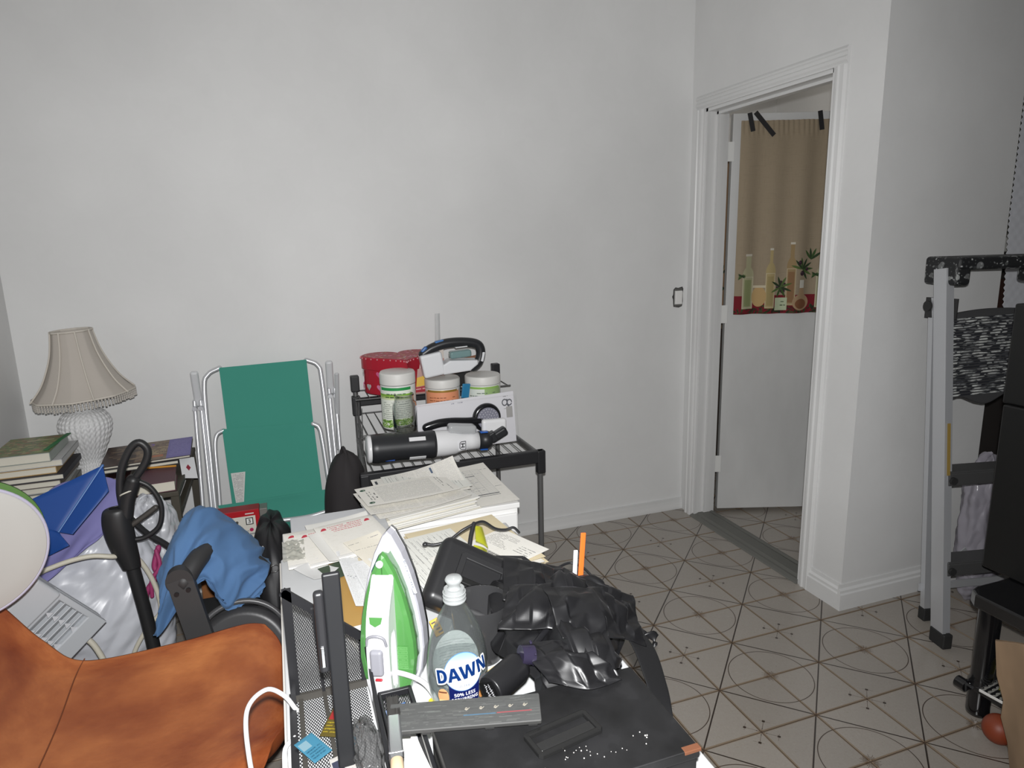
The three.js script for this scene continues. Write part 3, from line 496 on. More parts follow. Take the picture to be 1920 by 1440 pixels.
// ---------- front of the table: black box, umbrella, stands ----------
{ // black lidded box with an inset pull
  const t = thing('black_box', 'black wooden box with a recessed pull at the table front', 'box', [-0.96, TY, 0.875]);
  const bw = mat([0.012, 0.012, 0.013], 0.55, { map: noiseTex(256, (v) => { const k = 200 + v * 90 + (v > 0.42 ? 50 : 0); return grey(k); }, { scale: 5, octaves: 6, z: 4 }) });
  wpart('box_body', [rspan(-1.106, -0.812, TY, 0.826, 0.842, 1.010, 0.003)], bw, t);
  wpart('box_lid', [metricUV(rspan(-1.108, -0.810, 0.826, 0.84, 0.840, 1.012, 0.002), 5)], bw, t);
  wpart('chipped_corner', [rspan(-0.832, -0.8085, 0.8355, 0.8404, 1.003, 1.0128, 0.001)], mat([0.13, 0.045, 0.018], 0.85), t);
  const p = part('inset_pull', [extrude(shape([[-0.043, -0.022], [0.043, -0.022], [0.047, -0.018], [0.047, 0.018], [0.043, 0.022], [-0.043, 0.022], [-0.047, 0.018], [-0.047, -0.018]]), 0.004, 0.0015, 0, [shape([[-0.04, -0.015], [-0.04, 0.015], [0.04, 0.015], [0.04, -0.015]])])], mat([0.012, 0.012, 0.012], 0.22), t, [-0.957 + 0.96, 0.1005, 0.9325 - 0.875], [-Math.PI / 2, 0, 0.17]);
  part('finger_plate', [rbox(0.08, 0.015, 0.004, 0.0015, [0, -0.006, 0.002])], mat([0.016, 0.016, 0.016], 0.2), p);
  const dots = []; for (let k = 0; k < 26; k++) dots.push(sph(rnd(0.0005, 0.0011), [rnd(-1.0, -0.86), 0.8412, rnd(0.958, 0.985)], undefined, 6));
  const d = wpart('crumbs', dots, mat([0.75, 0.72, 0.68], 0.8), t); d.userData.kind = 'stuff';
}
{ // collapsed umbrella: crumpled glossy cloth over a shaft
  const t = thing('umbrella', 'collapsed black nylon umbrella heaped across the box and table', 'umbrella', [-0.85, TY, 0.66]);
  const nylon = mat([0.008, 0.008, 0.009], 0.42, { sheen: 0.25, sheenRoughness: 0.35, sheenColor: lin(0.12, 0.12, 0.13) });
  // crisp folds: a coarse net of creases, kept sharp
  const crease = (k, o) => (u, v) => { const h = (i, j) => hash(i + 50, j + 70, k); const S = k > 15 ? 4 : k > 8 ? 5 : 7, x = u * S, y = v * S + (Math.floor(u * S) % 2) * 0.5, i = Math.floor(x), j = Math.floor(y), fx = x - i, fy = y - j; const d = fx + fy < 1 ? h(i, j) * (1 - fx - fy) + h(i + 1, j) * fx + h(i, j + 1) * fy : h(i + 1, j + 1) * (fx + fy - 1) + h(i + 1, j) * (1 - fy) + h(i, j + 1) * (1 - fx); return o * (d + 0.3 * nz(u * 4 + k, v * 4, 3)) * Math.min(1, 6 * v * (1 - v) + 0.25); };
  const R = [
    [[-0.945, 0.78, 0.51], [-0.915, 0.835, 0.515], [-0.875, 0.815, 0.51], [-0.835, 0.78, 0.52], [-0.79, 0.77, 0.55]],
    [[-0.955, 0.785, 0.56], [-0.91, 0.855, 0.565], [-0.86, 0.855, 0.575], [-0.80, 0.835, 0.585], [-0.735, 0.785, 0.595]],
    [[-0.96, 0.785, 0.64], [-0.915, 0.86, 0.64], [-0.85, 0.89, 0.65], [-0.78, 0.865, 0.655], [-0.705, 0.80, 0.645]],
    [[-0.955, 0.80, 0.70], [-0.92, 0.855, 0.715], [-0.86, 0.88, 0.725], [-0.80, 0.865, 0.735], [-0.74, 0.79, 0.70]],
    [[-0.95, 0.822, 0.765], [-0.92, 0.852, 0.785], [-0.87, 0.876, 0.80], [-0.825, 0.862, 0.80], [-0.79, 0.79, 0.75]],
    [[-0.945, 0.80, 0.815], [-0.915, 0.83, 0.835], [-0.875, 0.848, 0.855], [-0.835, 0.846, 0.845], [-0.80, 0.80, 0.79]]];
  wpart('canopy_cloth', sheet(net(R), 96, 96, 0.002, { wob: crease(3, 0.02) }), nylon, t);
  const G = [[[-0.800, 0.810, 0.572], [-0.775, 0.800, 0.612], [-0.740, 0.765, 0.657]], [[-0.770, 0.825, 0.542], [-0.735, 0.810, 0.587], [-0.700, 0.765, 0.642]], [[-0.740, 0.815, 0.557], [-0.705, 0.795, 0.597], [-0.675, 0.750, 0.667]], [[-0.725, 0.765, 0.577], [-0.690, 0.748, 0.622], [-0.670, 0.748, 0.687]]];
  wpart('canopy_flap', sheet(net(G), 56, 56, 0.0018, { wob: crease(11, 0.016) }), nylon, t);
  const G2 = [[[-0.945, 0.862, 0.755], [-0.90, 0.878, 0.79], [-0.85, 0.872, 0.80]], [[-0.955, 0.868, 0.80], [-0.905, 0.882, 0.835], [-0.845, 0.866, 0.84]], [[-0.94, 0.852, 0.842], [-0.895, 0.85, 0.876], [-0.838, 0.848, 0.87]]];
  wpart('canopy_flap', sheet(net(G2), 56, 48, 0.0018, { wob: (u, v) => 0.004 + Math.abs(crease(19, 0.012)(u, v)) }), nylon, t);
  const G3 = [[[-0.930, 0.795, 0.440], [-0.900, 0.825, 0.450], [-0.870, 0.795, 0.460]], [[-0.920, 0.815, 0.480], [-0.885, 0.850, 0.490], [-0.850, 0.815, 0.500]], [[-0.930, 0.805, 0.540], [-0.880, 0.855, 0.550], [-0.830, 0.815, 0.560]]];
  wpart('canopy_flap', sheet(net(G3), 48, 48, 0.0018, { wob: crease(27, 0.012) }), nylon, t);
  // loose panels lying over the heap
  const panel = (c, a, b, k) => wpart('canopy_flap', sheet((u, v) => [c[0] + a[0] * (u - 0.5) + b[0] * (v - 0.5), c[1] + a[1] * (u - 0.5) + b[1] * (v - 0.5) + 0.012 * Math.sin(u * 3.1) * Math.sin(v * 3.1), c[2] + a[2] * (u - 0.5) + b[2] * (v - 0.5)], 40, 40, 0.0016, { wob: crease(k, 0.010) }), nylon, t);
  panel([-0.87, 0.868, 0.61], [0.10, -0.02, 0.04], [-0.04, -0.02, 0.11], 31); panel([-0.815, 0.868, 0.66], [0.10, -0.045, 0.02], [-0.02, -0.01, 0.10], 37); panel([-0.90, 0.874, 0.69], [0.09, 0.01, 0.05], [-0.05, -0.02, 0.09], 43); panel([-0.84, 0.882, 0.745], [0.11, -0.03, -0.01], [-0.01, -0.03, 0.10], 47); panel([-0.765, 0.845, 0.71], [0.09, -0.05, 0.0], [-0.03, -0.03, 0.10], 53);
  wpart('sleeve', [rbox(0.085, 0.004, 0.10, 0.002, [-0.775, 0.82, 0.565], [0.25, 0.55, -0.3], 2)], mat([0.012, 0.012, 0.013], 0.6), t);
  wpart('strap', sheet(net([[[-0.785, 0.84, 0.70], [-0.765, 0.82, 0.755], [-0.768, 0.785, 0.815], [-0.775, 0.7445, 0.862]], [[-0.74, 0.82, 0.67], [-0.712, 0.79, 0.735], [-0.722, 0.758, 0.80], [-0.742, 0.7435, 0.85]]]), 40, 6, 0.0015), mat([0.007, 0.007, 0.008], 0.7), t);
  wpart('shaft', [bar([-0.955, 0.858, 0.79], [-0.80, 0.86, 0.64], 0.005)], blackMetal, t);
  wpart('handle_collar', [cyl(0.014, 0.014, 0.02, [-0.952, 0.862, 0.79], [0, 0, Math.PI / 2 - 0.2], 20), ...[0, 1, 2, 3, 4, 5].map((k) => sph(0.0022, [-0.945 + 0.001 * k, 0.862 + 0.018 * Math.cos(k * 1.05), 0.79 + 0.018 * Math.sin(k * 1.05)], undefined, 8))], mat([0.03, 0.025, 0.05], 0.12, { metalness: 0.3 }), t);
  // the round handle end, lying towards the bottle
  const hq = new THREE.Quaternion().setFromUnitVectors(V(0, 1, 0), V(0.86, 0.07, -0.5).normalize()), hp = V(-1.018, 0.84, 0.818);
  const place = (g) => g.applyQuaternion(hq).translate(hp.x, hp.y, hp.z);
  wpart('handle', [place(lathe([[0, 0], [0.019, 0], [0.0215, 0.003], [0.0215, 0.058], [0.019, 0.066], [0.014, 0.068], [0, 0.068]], 36))], mat([0.008, 0.008, 0.009], 0.4), t);
  wpart('handle_mark', place(sheet((u, v) => [(u - 0.5) * 0.026, -0.0006, (v - 0.5) * 0.03], 2, 2, 0.0004)), mat([0.6, 0.6, 0.6], 0.4, { map: canvasTex(128, 128, (x) => { x.fillStyle = '#101012'; x.fillRect(0, 0, 128, 128); x.strokeStyle = '#d8d8dc'; x.lineWidth = 5; for (const y of [48, 84]) { x.beginPath(); x.moveTo(14, y); for (let k = 1; k < 14; k++) x.lineTo(14 + k * 7.4, y + (k % 2 ? -1 : 1) * rnd(3, y === 48 ? 16 : 12)); x.stroke(); } }) }), t);
}
{ // faceplate strip of a car heater
  const t = thing('faceplate', 'dusty black plastic faceplate strip with blue and red marks', 'faceplate', [-1.068, 0.8605, 0.876]);
  t.rotation.set(0.45, -0.27, 0.02, 'YXZ');
  const art = canvasTex(512, 96, (x) => {
    x.fillStyle = '#3a3b3a'; x.fillRect(0, 0, 512, 96);
    for (let k = 0; k < 260; k++) { x.fillStyle = `rgba(${rnd() < 0.6 ? '140,142,136' : '16,16,18'},${rnd(0.04, 0.2)})`; x.fillRect(rnd(0, 512), rnd(0, 96), rnd(2, 60), rnd(1, 4)); }
    x.fillStyle = 'rgba(50,96,128,.7)'; x.fillRect(250, 58, 110, 4); x.fillStyle = 'rgba(140,46,52,.8)'; x.fillRect(364, 57, 120, 4);
    x.strokeStyle = 'rgba(190,180,160,.75)'; x.lineWidth = 2; for (let k = 0; k < 5; k++) { const c = 262 + k * 50; x.beginPath(); x.moveTo(c - 8, 38); x.lineTo(c - 2, 42); x.lineTo(c + 4, 38); x.lineTo(c + 9, 33); x.stroke(); x.beginPath(); x.arc(c - 2, 36, 3, 0, 7); x.stroke(); }
  });
  part('front_panel', sheet((u, v) => [(u - 0.5) * 0.19, 0.0052, (v - 0.5) * 0.034], 2, 2, 0.0006), mat([0.7, 0.7, 0.7], 0.6, { map: art }), t);
  part('strip_body', [rbox(0.192, 0.0095, 0.036, 0.002)], mat([0.06, 0.06, 0.058], 0.6), t);
  for (const x of [-0.075, -0.05, 0.03, 0.085]) part('clip', [rbox(0.012, 0.006, 0.012, 0.001, [x, -0.006, 0.012])], mat([0.03, 0.03, 0.03], 0.6), t);
}
// wire mesh panel: two families of slanted wires inside a frame, in local x/y
function meshPanel(poly, pitch, wire) { // convex polygon
  const gs = [], s = poly.length;
  for (const dir of [[0.55, 1], [-0.55, 1]]) {
    const L = Math.hypot(...dir), d = [dir[0] / L, dir[1] / L], n = [-d[1], d[0]];
    const pr = poly.map((p) => p[0] * n[0] + p[1] * n[1]), lo = Math.min(...pr), hi = Math.max(...pr);
    for (let o = lo + pitch / 2; o < hi; o += pitch) {
      const hit = [];
      for (let k = 0; k < s; k++) { const a = poly[k], b = poly[(k + 1) % s], fa = a[0] * n[0] + a[1] * n[1] - o, fb = b[0] * n[0] + b[1] * n[1] - o; if (fa * fb < 0) { const f = fa / (fa - fb); hit.push([a[0] + (b[0] - a[0]) * f, a[1] + (b[1] - a[1]) * f]); } }
      if (hit.length === 2 && Math.hypot(hit[0][0] - hit[1][0], hit[0][1] - hit[1][1]) > 0.002) gs.push(strip([...hit[0], 0], [...hit[1], 0], wire, wire * 0.8, [0, 0, 1]));
    }
  }
  return merge(gs);
}
const meshM = mat([0.012, 0.012, 0.013], 0.4);
{ // upright mesh file stand
  const t = thing('mesh_file_stand', 'black wire mesh file stand with a tall flat upright bar', 'file stand', [-1.222, TY, 0.72]);
  const rim = (a, b, w = 0.012, n = [0, 0, 1]) => strip(a, b, w, 0.006, n);
  const back = wpart('back_panel_mesh', tf(meshPanel([[-1.278, 0.748], [-1.166, 0.748], [-1.166, 0.823], [-1.274, 0.928]], 0.0032, 0.0008), [0, 0, 0.6]), meshM, t); back.userData.kind = 'stuff';
  wpart('back_rim', [rim([-1.276, 0.74, 0.6], [-1.274, 0.935, 0.6], 0.014)], blackMetal, t); wpart('back_rim', [rim([-1.28, 0.932, 0.6], [-1.16, 0.822, 0.6], 0.013)], blackMetal, t);
  wpart('back_rim', [rim([-1.164, 0.826, 0.6], [-1.164, 0.74, 0.6], 0.016)], blackMetal, t); wpart('back_rim', [rim([-1.283, 0.746, 0.602], [-1.16, 0.746, 0.602], 0.012)], mat([0.05, 0.046, 0.04], 0.6), t);
  wpart('centre_stay', [rim([-1.238, 0.896, 0.603], [-1.232, 0.746, 0.603], 0.005)], blackMetal, t); wpart('centre_stay', [strip([-1.232, 0.747, 0.6], [-1.222, 0.747, 0.92], 0.006, 0.006)], mat([0.05, 0.046, 0.04], 0.6), t);
  const fl = wpart('floor_mesh', tf(meshPanel([[-1.28, -0.94], [-1.17, -0.94], [-1.166, -0.61], [-1.278, -0.61]], 0.0036, 0.0008), [0, 0.744, 0], [-Math.PI / 2, 0, 0]), meshM, t); fl.userData.kind = 'stuff';
  wpart('floor_rim', [strip([-1.280, 0.748, 0.6], [-1.282, 0.748, 0.95], 0.010, 0.014)], blackMetal, t); wpart('floor_rim', [strip([-1.268, 0.746, 0.61], [-1.268, 0.746, 0.95], 0.007, 0.006)], mat([0.05, 0.046, 0.04], 0.6), t);
  wpart('floor_rim', [strip([-1.279, 0.75, 0.80], [-1.17, 0.75, 0.83], 0.012, 0.012)], blackMetal, t);
  const sd = wpart('side_panel_mesh', tf(meshPanel([[-0.605, 0.745], [-0.9, 0.745], [-0.9, 0.79], [-0.605, 0.822]], 0.0034, 0.0008), [-1.163, 0, 0], [0, Math.PI / 2, 0]), meshM, t); sd.userData.kind = 'stuff';
  wpart('side_rim', [strip([-1.163, 0.824, 0.6], [-1.166, 0.79, 0.92], 0.008, 0.005, [1, 0, 0])], blackMetal, t);
  wpart('upright_bar', [rspan(-1.2255, -1.203, 0.744, 1.045, 0.788, 0.796, 0.003)], mat([0.009, 0.0095, 0.011], 0.5), t);
  wpart('side_clip', [rspan(-1.238, -1.2245, 0.905, 1.02, 0.780, 0.793, 0.005)], blackPl, t); wpart('clip_spring', [rspan(-1.2355, -1.229, 0.915, 0.945, 0.79, 0.7955, 0.002)], chrome, t);
}
{ // small mesh tray beside it
  const t = thing('mesh_tray', 'small black mesh tray filled with cards beside the black box', 'tray', [-1.135, TY, 0.83]);
  const P = (poly, p, r, n) => { const o = wpart(n, tf(meshPanel(poly, 0.0034, 0.0008), p, r), meshM, t); o.userData.kind = 'stuff'; };
  P([[-1.156, 0.745], [-1.114, 0.745], [-1.114, 0.80], [-1.156, 0.80]], [0, 0, 0.72], undefined, 'end_mesh');
  P([[-0.72, 0.745], [-0.95, 0.745], [-0.95, 0.80], [-0.72, 0.80]], [-1.113, 0, 0], [0, Math.PI / 2, 0], 'side_mesh');
  P([[-0.72, 0.745], [-0.95, 0.745], [-0.95, 0.80], [-0.72, 0.80]], [-1.157, 0, 0], [0, Math.PI / 2, 0], 'side_mesh');
  wpart('top_rim', [rspan(-1.158, -1.111, 0.795, 0.806, 0.716, 0.723, 0.002)], blackMetal, t); wpart('top_rim', [rspan(-1.116, -1.110, 0.795, 0.806, 0.716, 0.95, 0.002)], blackMetal, t); wpart('top_rim', [rspan(-1.160, -1.155, 0.795, 0.806, 0.716, 0.95, 0.002)], blackMetal, t);
  wpart('tray_floor', [rspan(-1.157, -1.113, TY, 0.744, 0.72, 0.95, 0.001)], blackMetal, t);
  wpart('divider', [bar([-1.156, 0.792, 0.875], [-1.113, 0.788, 0.878], 0.0022)], blackMetal, t);
  const card = (x, y, z, ry, tl, cols, label) => { const o = solo('card', label, 'card', leafSheet(0.03, 0.046, [0, 0, 0, 0], 0.001), mat([0.38, 0.38, 0.38], 0.5, { map: canvasTex(128, 96, (c) => { c.fillStyle = cols[0]; c.fillRect(0, 0, 128, 96); c.fillStyle = cols[1]; c.fillRect(8, 12, 60, 30); for (let k = 0; k < 4; k++) scribble(c, 12, 50 + k * 10, 110, 4, cols[2]); }) }), [x, y, z], undefined, 'cards around the mesh stand'); o.rotation.set(tl[0], ry, tl[1], 'YXZ'); };
  card(-1.135, 0.78, 0.76, 0.3, [0.9, 0.1], ['#4f7fc2', '#e8edf4', '#1d356c'], 'blue card standing in the small mesh tray');
  card(-1.133, 0.775, 0.80, -0.1, [0.6, 0.2], ['#d8e2ee', '#3b66ac', '#445'], 'pale card leaning in the small mesh tray');
  card(-1.135, 0.765, 0.91, 0.5, [0.3, 0.1], ['#8a2a3a', '#dce8ee', '#2b61a8'], 'dark red card lying at the front of the mesh tray');
  card(-1.256, 0.756, 0.735, 0.6, [0.15, 0], ['#58a9cc', '#a9d4e4', '#2b6a8a'], 'light blue card on the file stand floor');
  card(-1.222, 0.762, 0.70, -0.6, [0.35, 0.2], ['#7a6a2c', '#c83a3a', '#e8cf3a'], 'yellow and red card behind the upright bar');
  card(-1.218, 0.76, 0.80, 0.2, [0.4, 0.1], ['#e6e2dc', '#3b3f58', '#667'], 'white card under the upright bar foot');
  paperAt('paper_slip', 'crumpled white paper inside the small mesh tray', undefined, plainPaper, 0.038, 0.09, -1.135, 0.785, 0.84, 0.1, [0.012, 0.004, 0, 0.012], 0.004);
}
{ // flat paint brush lying across
  const t = thing('paint_brush', 'flat paint brush with steel ferrule and black bristles', 'brush', [-1.156, 0.868, 0.856]);
  t.rotation.set(-0.16, -0.12, 0, 'YXZ'); // bristles point away
  const br = []; for (let k = 0; k < 60; k++) br.push(tf(new THREE.CylinderGeometry(0.0003, 0.0006, 0.05, 4), [rnd(-0.0078, 0.0078), rnd(-0.003, 0.003), -0.022 + rnd(-0.003, 0.002)], [-Math.PI / 2 + rnd(-0.03, 0.03), 0, rnd(-0.05, 0.05)]));
  const b = part('bristles', br, mat([0.03, 0.028, 0.026], 0.6), t); b.userData.kind = 'stuff';
  part('bristle_core', [rbox(0.0155, 0.006, 0.05, 0.002, [0, 0, -0.02])], mat([0.03, 0.028, 0.026], 0.7), t);
  part('ferrule', [rbox(0.0165, 0.0085, 0.095, 0.003, [0, 0, 0.05]), rbox(0.0177, 0.0098, 0.003, 0.001, [0, 0, 0.085])], chrome, t);
  part('brush_handle', [tf(lathe([[0, 0], [0.0085, 0.001], [0.008, 0.03], [0.006, 0.07], [0.0095, 0.12], [0.0, 0.135]], 20), [0, 0, 0.095], [Math.PI / 2, 0, 0], [0.9, 1, 0.7])], mat([0.62, 0.47, 0.30], 0.6), t);
}
solo('plastic_bag', 'crumpled clear plastic bag stuffed in the mesh file stand', 'bag', sheet((u, v) => { const a = u * Math.PI * 2, r = Math.sin(Math.PI * (0.04 + 0.92 * v)) * (1 + 0.35 * nz(Math.cos(a) * 1.6, v * 4, Math.sin(a) * 1.6)); return [-1.186 + Math.cos(a) * 0.019 * r, 0.775 + (0.5 - v) * 0.055 + 0.006 * nz(u * 6, v * 6, 8), 0.775 + Math.sin(a) * 0.055 * r + v * 0.03]; }, 60, 50, 0.0004, { wob: (u, v) => 0.006 * nz(Math.cos(u * 6.283) * 4, v * 12, Math.sin(u * 6.283) * 4) }), mat([0.8, 0.8, 0.8], 0.08, { transmission: 0.96, thickness: 0, clearcoat: 1 }));
solo('flat_cable', 'white flat cable looping over the orange chair seat', 'cable', [tube([[-1.275, 0.752, 0.64], [-1.292, 0.775, 0.628], [-1.318, 0.78, 0.612], [-1.345, 0.77, 0.64], [-1.343, 0.73, 0.70], [-1.328, 0.68, 0.755], [-1.318, 0.64, 0.80], [-1.315, 0.62, 0.83], [-1.318, 0.65, 0.815], [-1.312, 0.69, 0.775], [-1.298, 0.72, 0.735], [-1.294, 0.745, 0.71], [-1.28, 0.752, 0.70]], 0.0036, 120, 8)], mat([0.6, 0.6, 0.6], 0.4));
solo('black_cable', 'thin black cable curling past the table right edge', 'cable', [tube([[-0.80, 0.765, 0.44], [-0.775, 0.77, 0.425], [-0.735, 0.77, 0.40], [-0.70, 0.768, 0.388], [-0.682, 0.765, 0.42], [-0.69, 0.765, 0.475], [-0.735, 0.77, 0.52]], 0.0028, 60, 8)], blackPl);
solo('glasses_strap', 'flat black strap bent beside the manila folder', 'strap', [strip([-0.86, 0.80, 0.36], [-0.80, 0.79, 0.365], 0.008, 0.002), strip([-0.802, 0.79, 0.365], [-0.752, 0.752, 0.43], 0.01, 0.002), strip([-0.752, 0.753, 0.43], [-0.80, 0.762, 0.45], 0.01, 0.002)], blackPl);
solo('orange_stick', 'bright orange plastic stick standing behind the umbrella', 'stick', [rbox(0.0105, 0.15, 0.004, 0.0015, [0, 0.075, 0])], mat([0.85, 0.16, 0.025], 0.45), [-0.742, 0.7415, 0.515], [-0.1, 0, -0.12]);
solo('white_stick', 'short white plastic stick next to the orange one', 'stick', [rbox(0.0085, 0.12, 0.004, 0.0015, [0, 0.06, 0])], mat([0.80, 0.80, 0.82], 0.5), [-0.756, 0.7415, 0.52], [-0.1, 0, -0.1]);
solo('wrapper_scrap', 'torn printed wrapper scrap between bottle and umbrella', 'wrapper', sheet((u, v) => [(u - 0.5) * 0.035 , 0.01 + 0.012 * nz(u * 3, v * 3, 6) + v * 0.015, (v - 0.5) * 0.05], 14, 14, 0.0006), mat([1, 1, 1], 0.4, { map: canvasTex(64, 64, (x) => { x.fillStyle = '#b9a36a'; x.fillRect(0, 0, 64, 64); x.fillStyle = '#d9a0a0'; x.fillRect(0, 0, 30, 30); x.fillStyle = '#70301c'; x.fillRect(34, 6, 20, 26); x.fillStyle = '#e9e4d8'; x.fillRect(8, 40, 40, 8); }) }), [-0.972, TY + 0.01, 0.695], [0.4, 0.4, 0]);
solo('yellow_earplug', 'small yellow earplug between iron and soap bottle', 'earplug', [rbox(0.022, 0.01, 0.012, 0.004), rbox(0.008, 0.006, 0.016, 0.002, [0.012, 0.004, 0])], mat([0.75, 0.62, 0.03], 0.4), [-1.083, TY + 0.005, 0.70], [0, 0.6, 0]);
solo('yellow_tag', 'yellow and black tag behind the soap bottle', 'tag', [rbox(0.016, 0.03, 0.003, 0.001)], mat([1, 1, 1], 0.5, { map: canvasTex(64, 64, (x) => { x.fillStyle = '#e6a91c'; x.fillRect(0, 0, 64, 64); x.fillStyle = '#191512'; for (let k = 0; k < 4; k++) x.fillRect(6 + k * 8, 8 + k * 14, 34, 6); }) }), [-1.028, TY + 0.03, 0.525], [-0.5, 0, 0.3]);

// ---------- the cart by the wall ----------
const cartGrey = mat([0.20, 0.20, 0.20], 0.4, { metalness: 0.6 }), wire = mat([0.13, 0.13, 0.13], 0.45, { metalness: 0.3 });
{
  const t = thing('shelf_cart', 'grey tube cart with black corner joints standing at the back wall', 'cart', [-0.66, 0, -1.0]);
  const X0 = -1.02, X1 = -0.305, Z0 = -1.28, Z1 = -0.75, Y = 0.635;
  for (const [x, z, h] of [[X0 + 0.02, Z1, Y - 0.03], [X1 - 0.015, Z1, Y - 0.03], [X0 + 0.06, Z0, 0.86], [X1 - 0.02, Z0, 0.86]]) wpart('leg', [cyl(0.011, 0.011, h, [x, h / 2, z], undefined, 16)], cartGrey, t);
  wpart('front_bar', [rspan(X0, X1, 0.59, Y + 0.005, Z1 - 0.014, Z1 + 0.014, 0.005), rspan(X1 - 0.03, X1 + 0.004, 0.545, Y + 0.005, Z1 - 0.016, Z1 + 0.016, 0.006), rspan(X0, X0 + 0.034, 0.52, Y, Z1 - 0.016, Z1 + 0.016, 0.006)], blackPl, t);
  wpart('screw_head', [cyl(0.008, 0.008, 0.003, [-0.655, Y + 0.006, Z1 + 0.002], undefined, 16)], mat([0.5, 0.5, 0.5], 0.4), t);
  wpart('side_rail', [bar([X1 - 0.015, Y - 0.02, Z1], [X1 - 0.02, Y - 0.02, Z0], 0.012, 16)], cartGrey, t); wpart('side_rail', [bar([X0 + 0.02, Y - 0.02, Z1], [X0 + 0.06, Y - 0.02, Z0], 0.012, 16)], cartGrey, t);
  for (const [x, y0, y1] of [[X0 + 0.06, 0.83, 0.90], [X0 + 0.06, 0.725, 0.81], [X1 - 0.02, 0.83, 0.90], [X1 - 0.02, 0.725, 0.81]]) wpart('corner_joint', [rspan(x - 0.018, x + 0.018, y0, y1, Z0 - 0.018, Z0 + 0.018, 0.005)], blackPl, t);
  const rack = (y, z0, z1, n, XE = X1) => { const gs = []; for (let k = 0; k <= n; k++) { const x = X0 + 0.06 + (XE - X0 - 0.08) * k / n; gs.push(bar([x, y, z0], [x, y, z1], 0.0018, 6)); } gs.push(bar([X0 + 0.05, y, z0], [XE - 0.01, y, z0], 0.003, 8), bar([X0 + 0.04, y, z1], [XE - 0.01, y, z1], 0.003, 8)); return gs; };
  for (const [y, z0, z1, xe] of [[0.612, Z0, Z1, X1], [0.73, Z0, -0.92, -0.36], [0.832, Z0, -1.10, X1]]) { const o = wpart('wire_rack', rack(y, z0, z1, 16, xe), wire, t); o.userData.kind = 'stuff'; }
  const sd = []; for (const y of [0.66, 0.69, 0.76, 0.79]) sd.push(bar([X0 + 0.03, y - 0.02, Z1 - 0.1], [X0 + 0.06, y, Z0], 0.0018, 6)); for (const z of [-1.2, -1.1, -1.0]) sd.push(bar([X0 + 0.045, 0.62, z], [X0 + 0.052, 0.82, z], 0.0018, 6));
  wpart('side_grille', sd, wire, t).userData.kind = 'stuff';
  wpart('back_bar', [rspan(X0 + 0.05, X1 - 0.01, 0.765, 0.80, Z0 - 0.012, Z0 + 0.012, 0.005)], blackPl, t);
  for (const [x, z] of [[X0 + 0.02, Z1], [X1 - 0.015, Z1], [X0 + 0.06, Z0], [X1 - 0.02, Z0]]) wpart('caster', [cyl(0.02, 0.02, 0.014, [x, 0.02, z], [0, 0, Math.PI / 2], 16)], blackPl, t);
}
{ // heart shaped box
  const t = thing('heart_box', 'red heart shaped box decorated with pink hearts on the cart', 'box', [-0.775, 0.836, -1.19]);
  const H = (k) => { const p = []; for (let a = 0; a < 48; a++) { const s = a / 48 * Math.PI * 2; p.push([16 * Math.sin(s) ** 3 * k, (13 * Math.cos(s) - 5 * Math.cos(2 * s) - 2 * Math.cos(3 * s) - Math.cos(4 * s)) * k]); } return p; };
  const art = canvasTex(256, 256, (x) => { x.fillStyle = '#a01626'; x.fillRect(0, 0, 256, 256); for (let k = 0; k < 90; k++) { const u = rnd(0, 256), v = rnd(0, 256), s = rnd(5, 12); x.fillStyle = ['#d05a88', '#c83a5c', '#8a1022', '#b0b0a8', '#c9a04a', '#e07aa0'][k % 6]; x.beginPath(); x.moveTo(u, v + s); x.bezierCurveTo(u - s * 1.6, v - s * 0.4, u - s * 0.5, v - s * 1.2, u, v - s * 0.3); x.bezierCurveTo(u + s * 0.5, v - s * 1.2, u + s * 1.6, v - s * 0.4, u, v + s); x.fill(); } });
  const top = mat([1, 1, 1], 0.45, { map: art }); top.map.repeat.set(5, 5);
  const red = mat([0.42, 0.012, 0.03], 0.4);
  const up = (g) => g.applyMatrix4(new THREE.Matrix4().makeBasis(V(1, 0, 0), V(0, 0, -1), V(0, 1, 0)));
  part('box_body', up(extrude(H(0.0093), 0.12, 0.002)), red, t);
  const lid = part('lid', up(extrude(H(0.0098), 0.045, 0.003)), red, t, [0, 0.105, 0]);
  part('lid_print', up(extrude(H(0.0094), 0.001, 0)), top, lid, [0, 0.0482, 0]);
  const hs = H(0.0009);
  const pinks = [mat([0.62, 0.12, 0.26], 0.4), mat([0.66, 0.22, 0.38], 0.4), mat([0.5, 0.5, 0.48], 0.4)];
  const ring = H(0.0094); // hearts stuck round the left and front of the side
  for (let k = 0; k < 9; k++) for (const [y, st] of [[0.03, 0], [0.085, 1]]) {
    if (st && k % 2) continue;
    const p = ring[24 + k * 2], n = ring[25 + k * 2], a = Math.atan2(n[0] - p[0], n[1] - p[1]);
    const nx = -(n[1] - p[1]), ny = n[0] - p[0], L = Math.hypot(nx, ny) || 1, ox = nx / L, oy = ny / L;
    part('heart_sticker', extrude(hs, 0.0015, 0.0004), pinks[(k + st * 2) % 3], t, [p[0] + ox * 0.001, y, -(p[1] + oy * 0.001)], [0, Math.atan2(ox, -oy), 0]);
  }
  const sc = []; for (const p of H(0.0099)) sc.push(sph(0.0035, [p[0], 0.148, -p[1]], undefined, 6)); const o = part('scalloped_edge', sc, mat([0.6, 0.25, 0.28], 0.5), t); o.userData.kind = 'stuff';
}
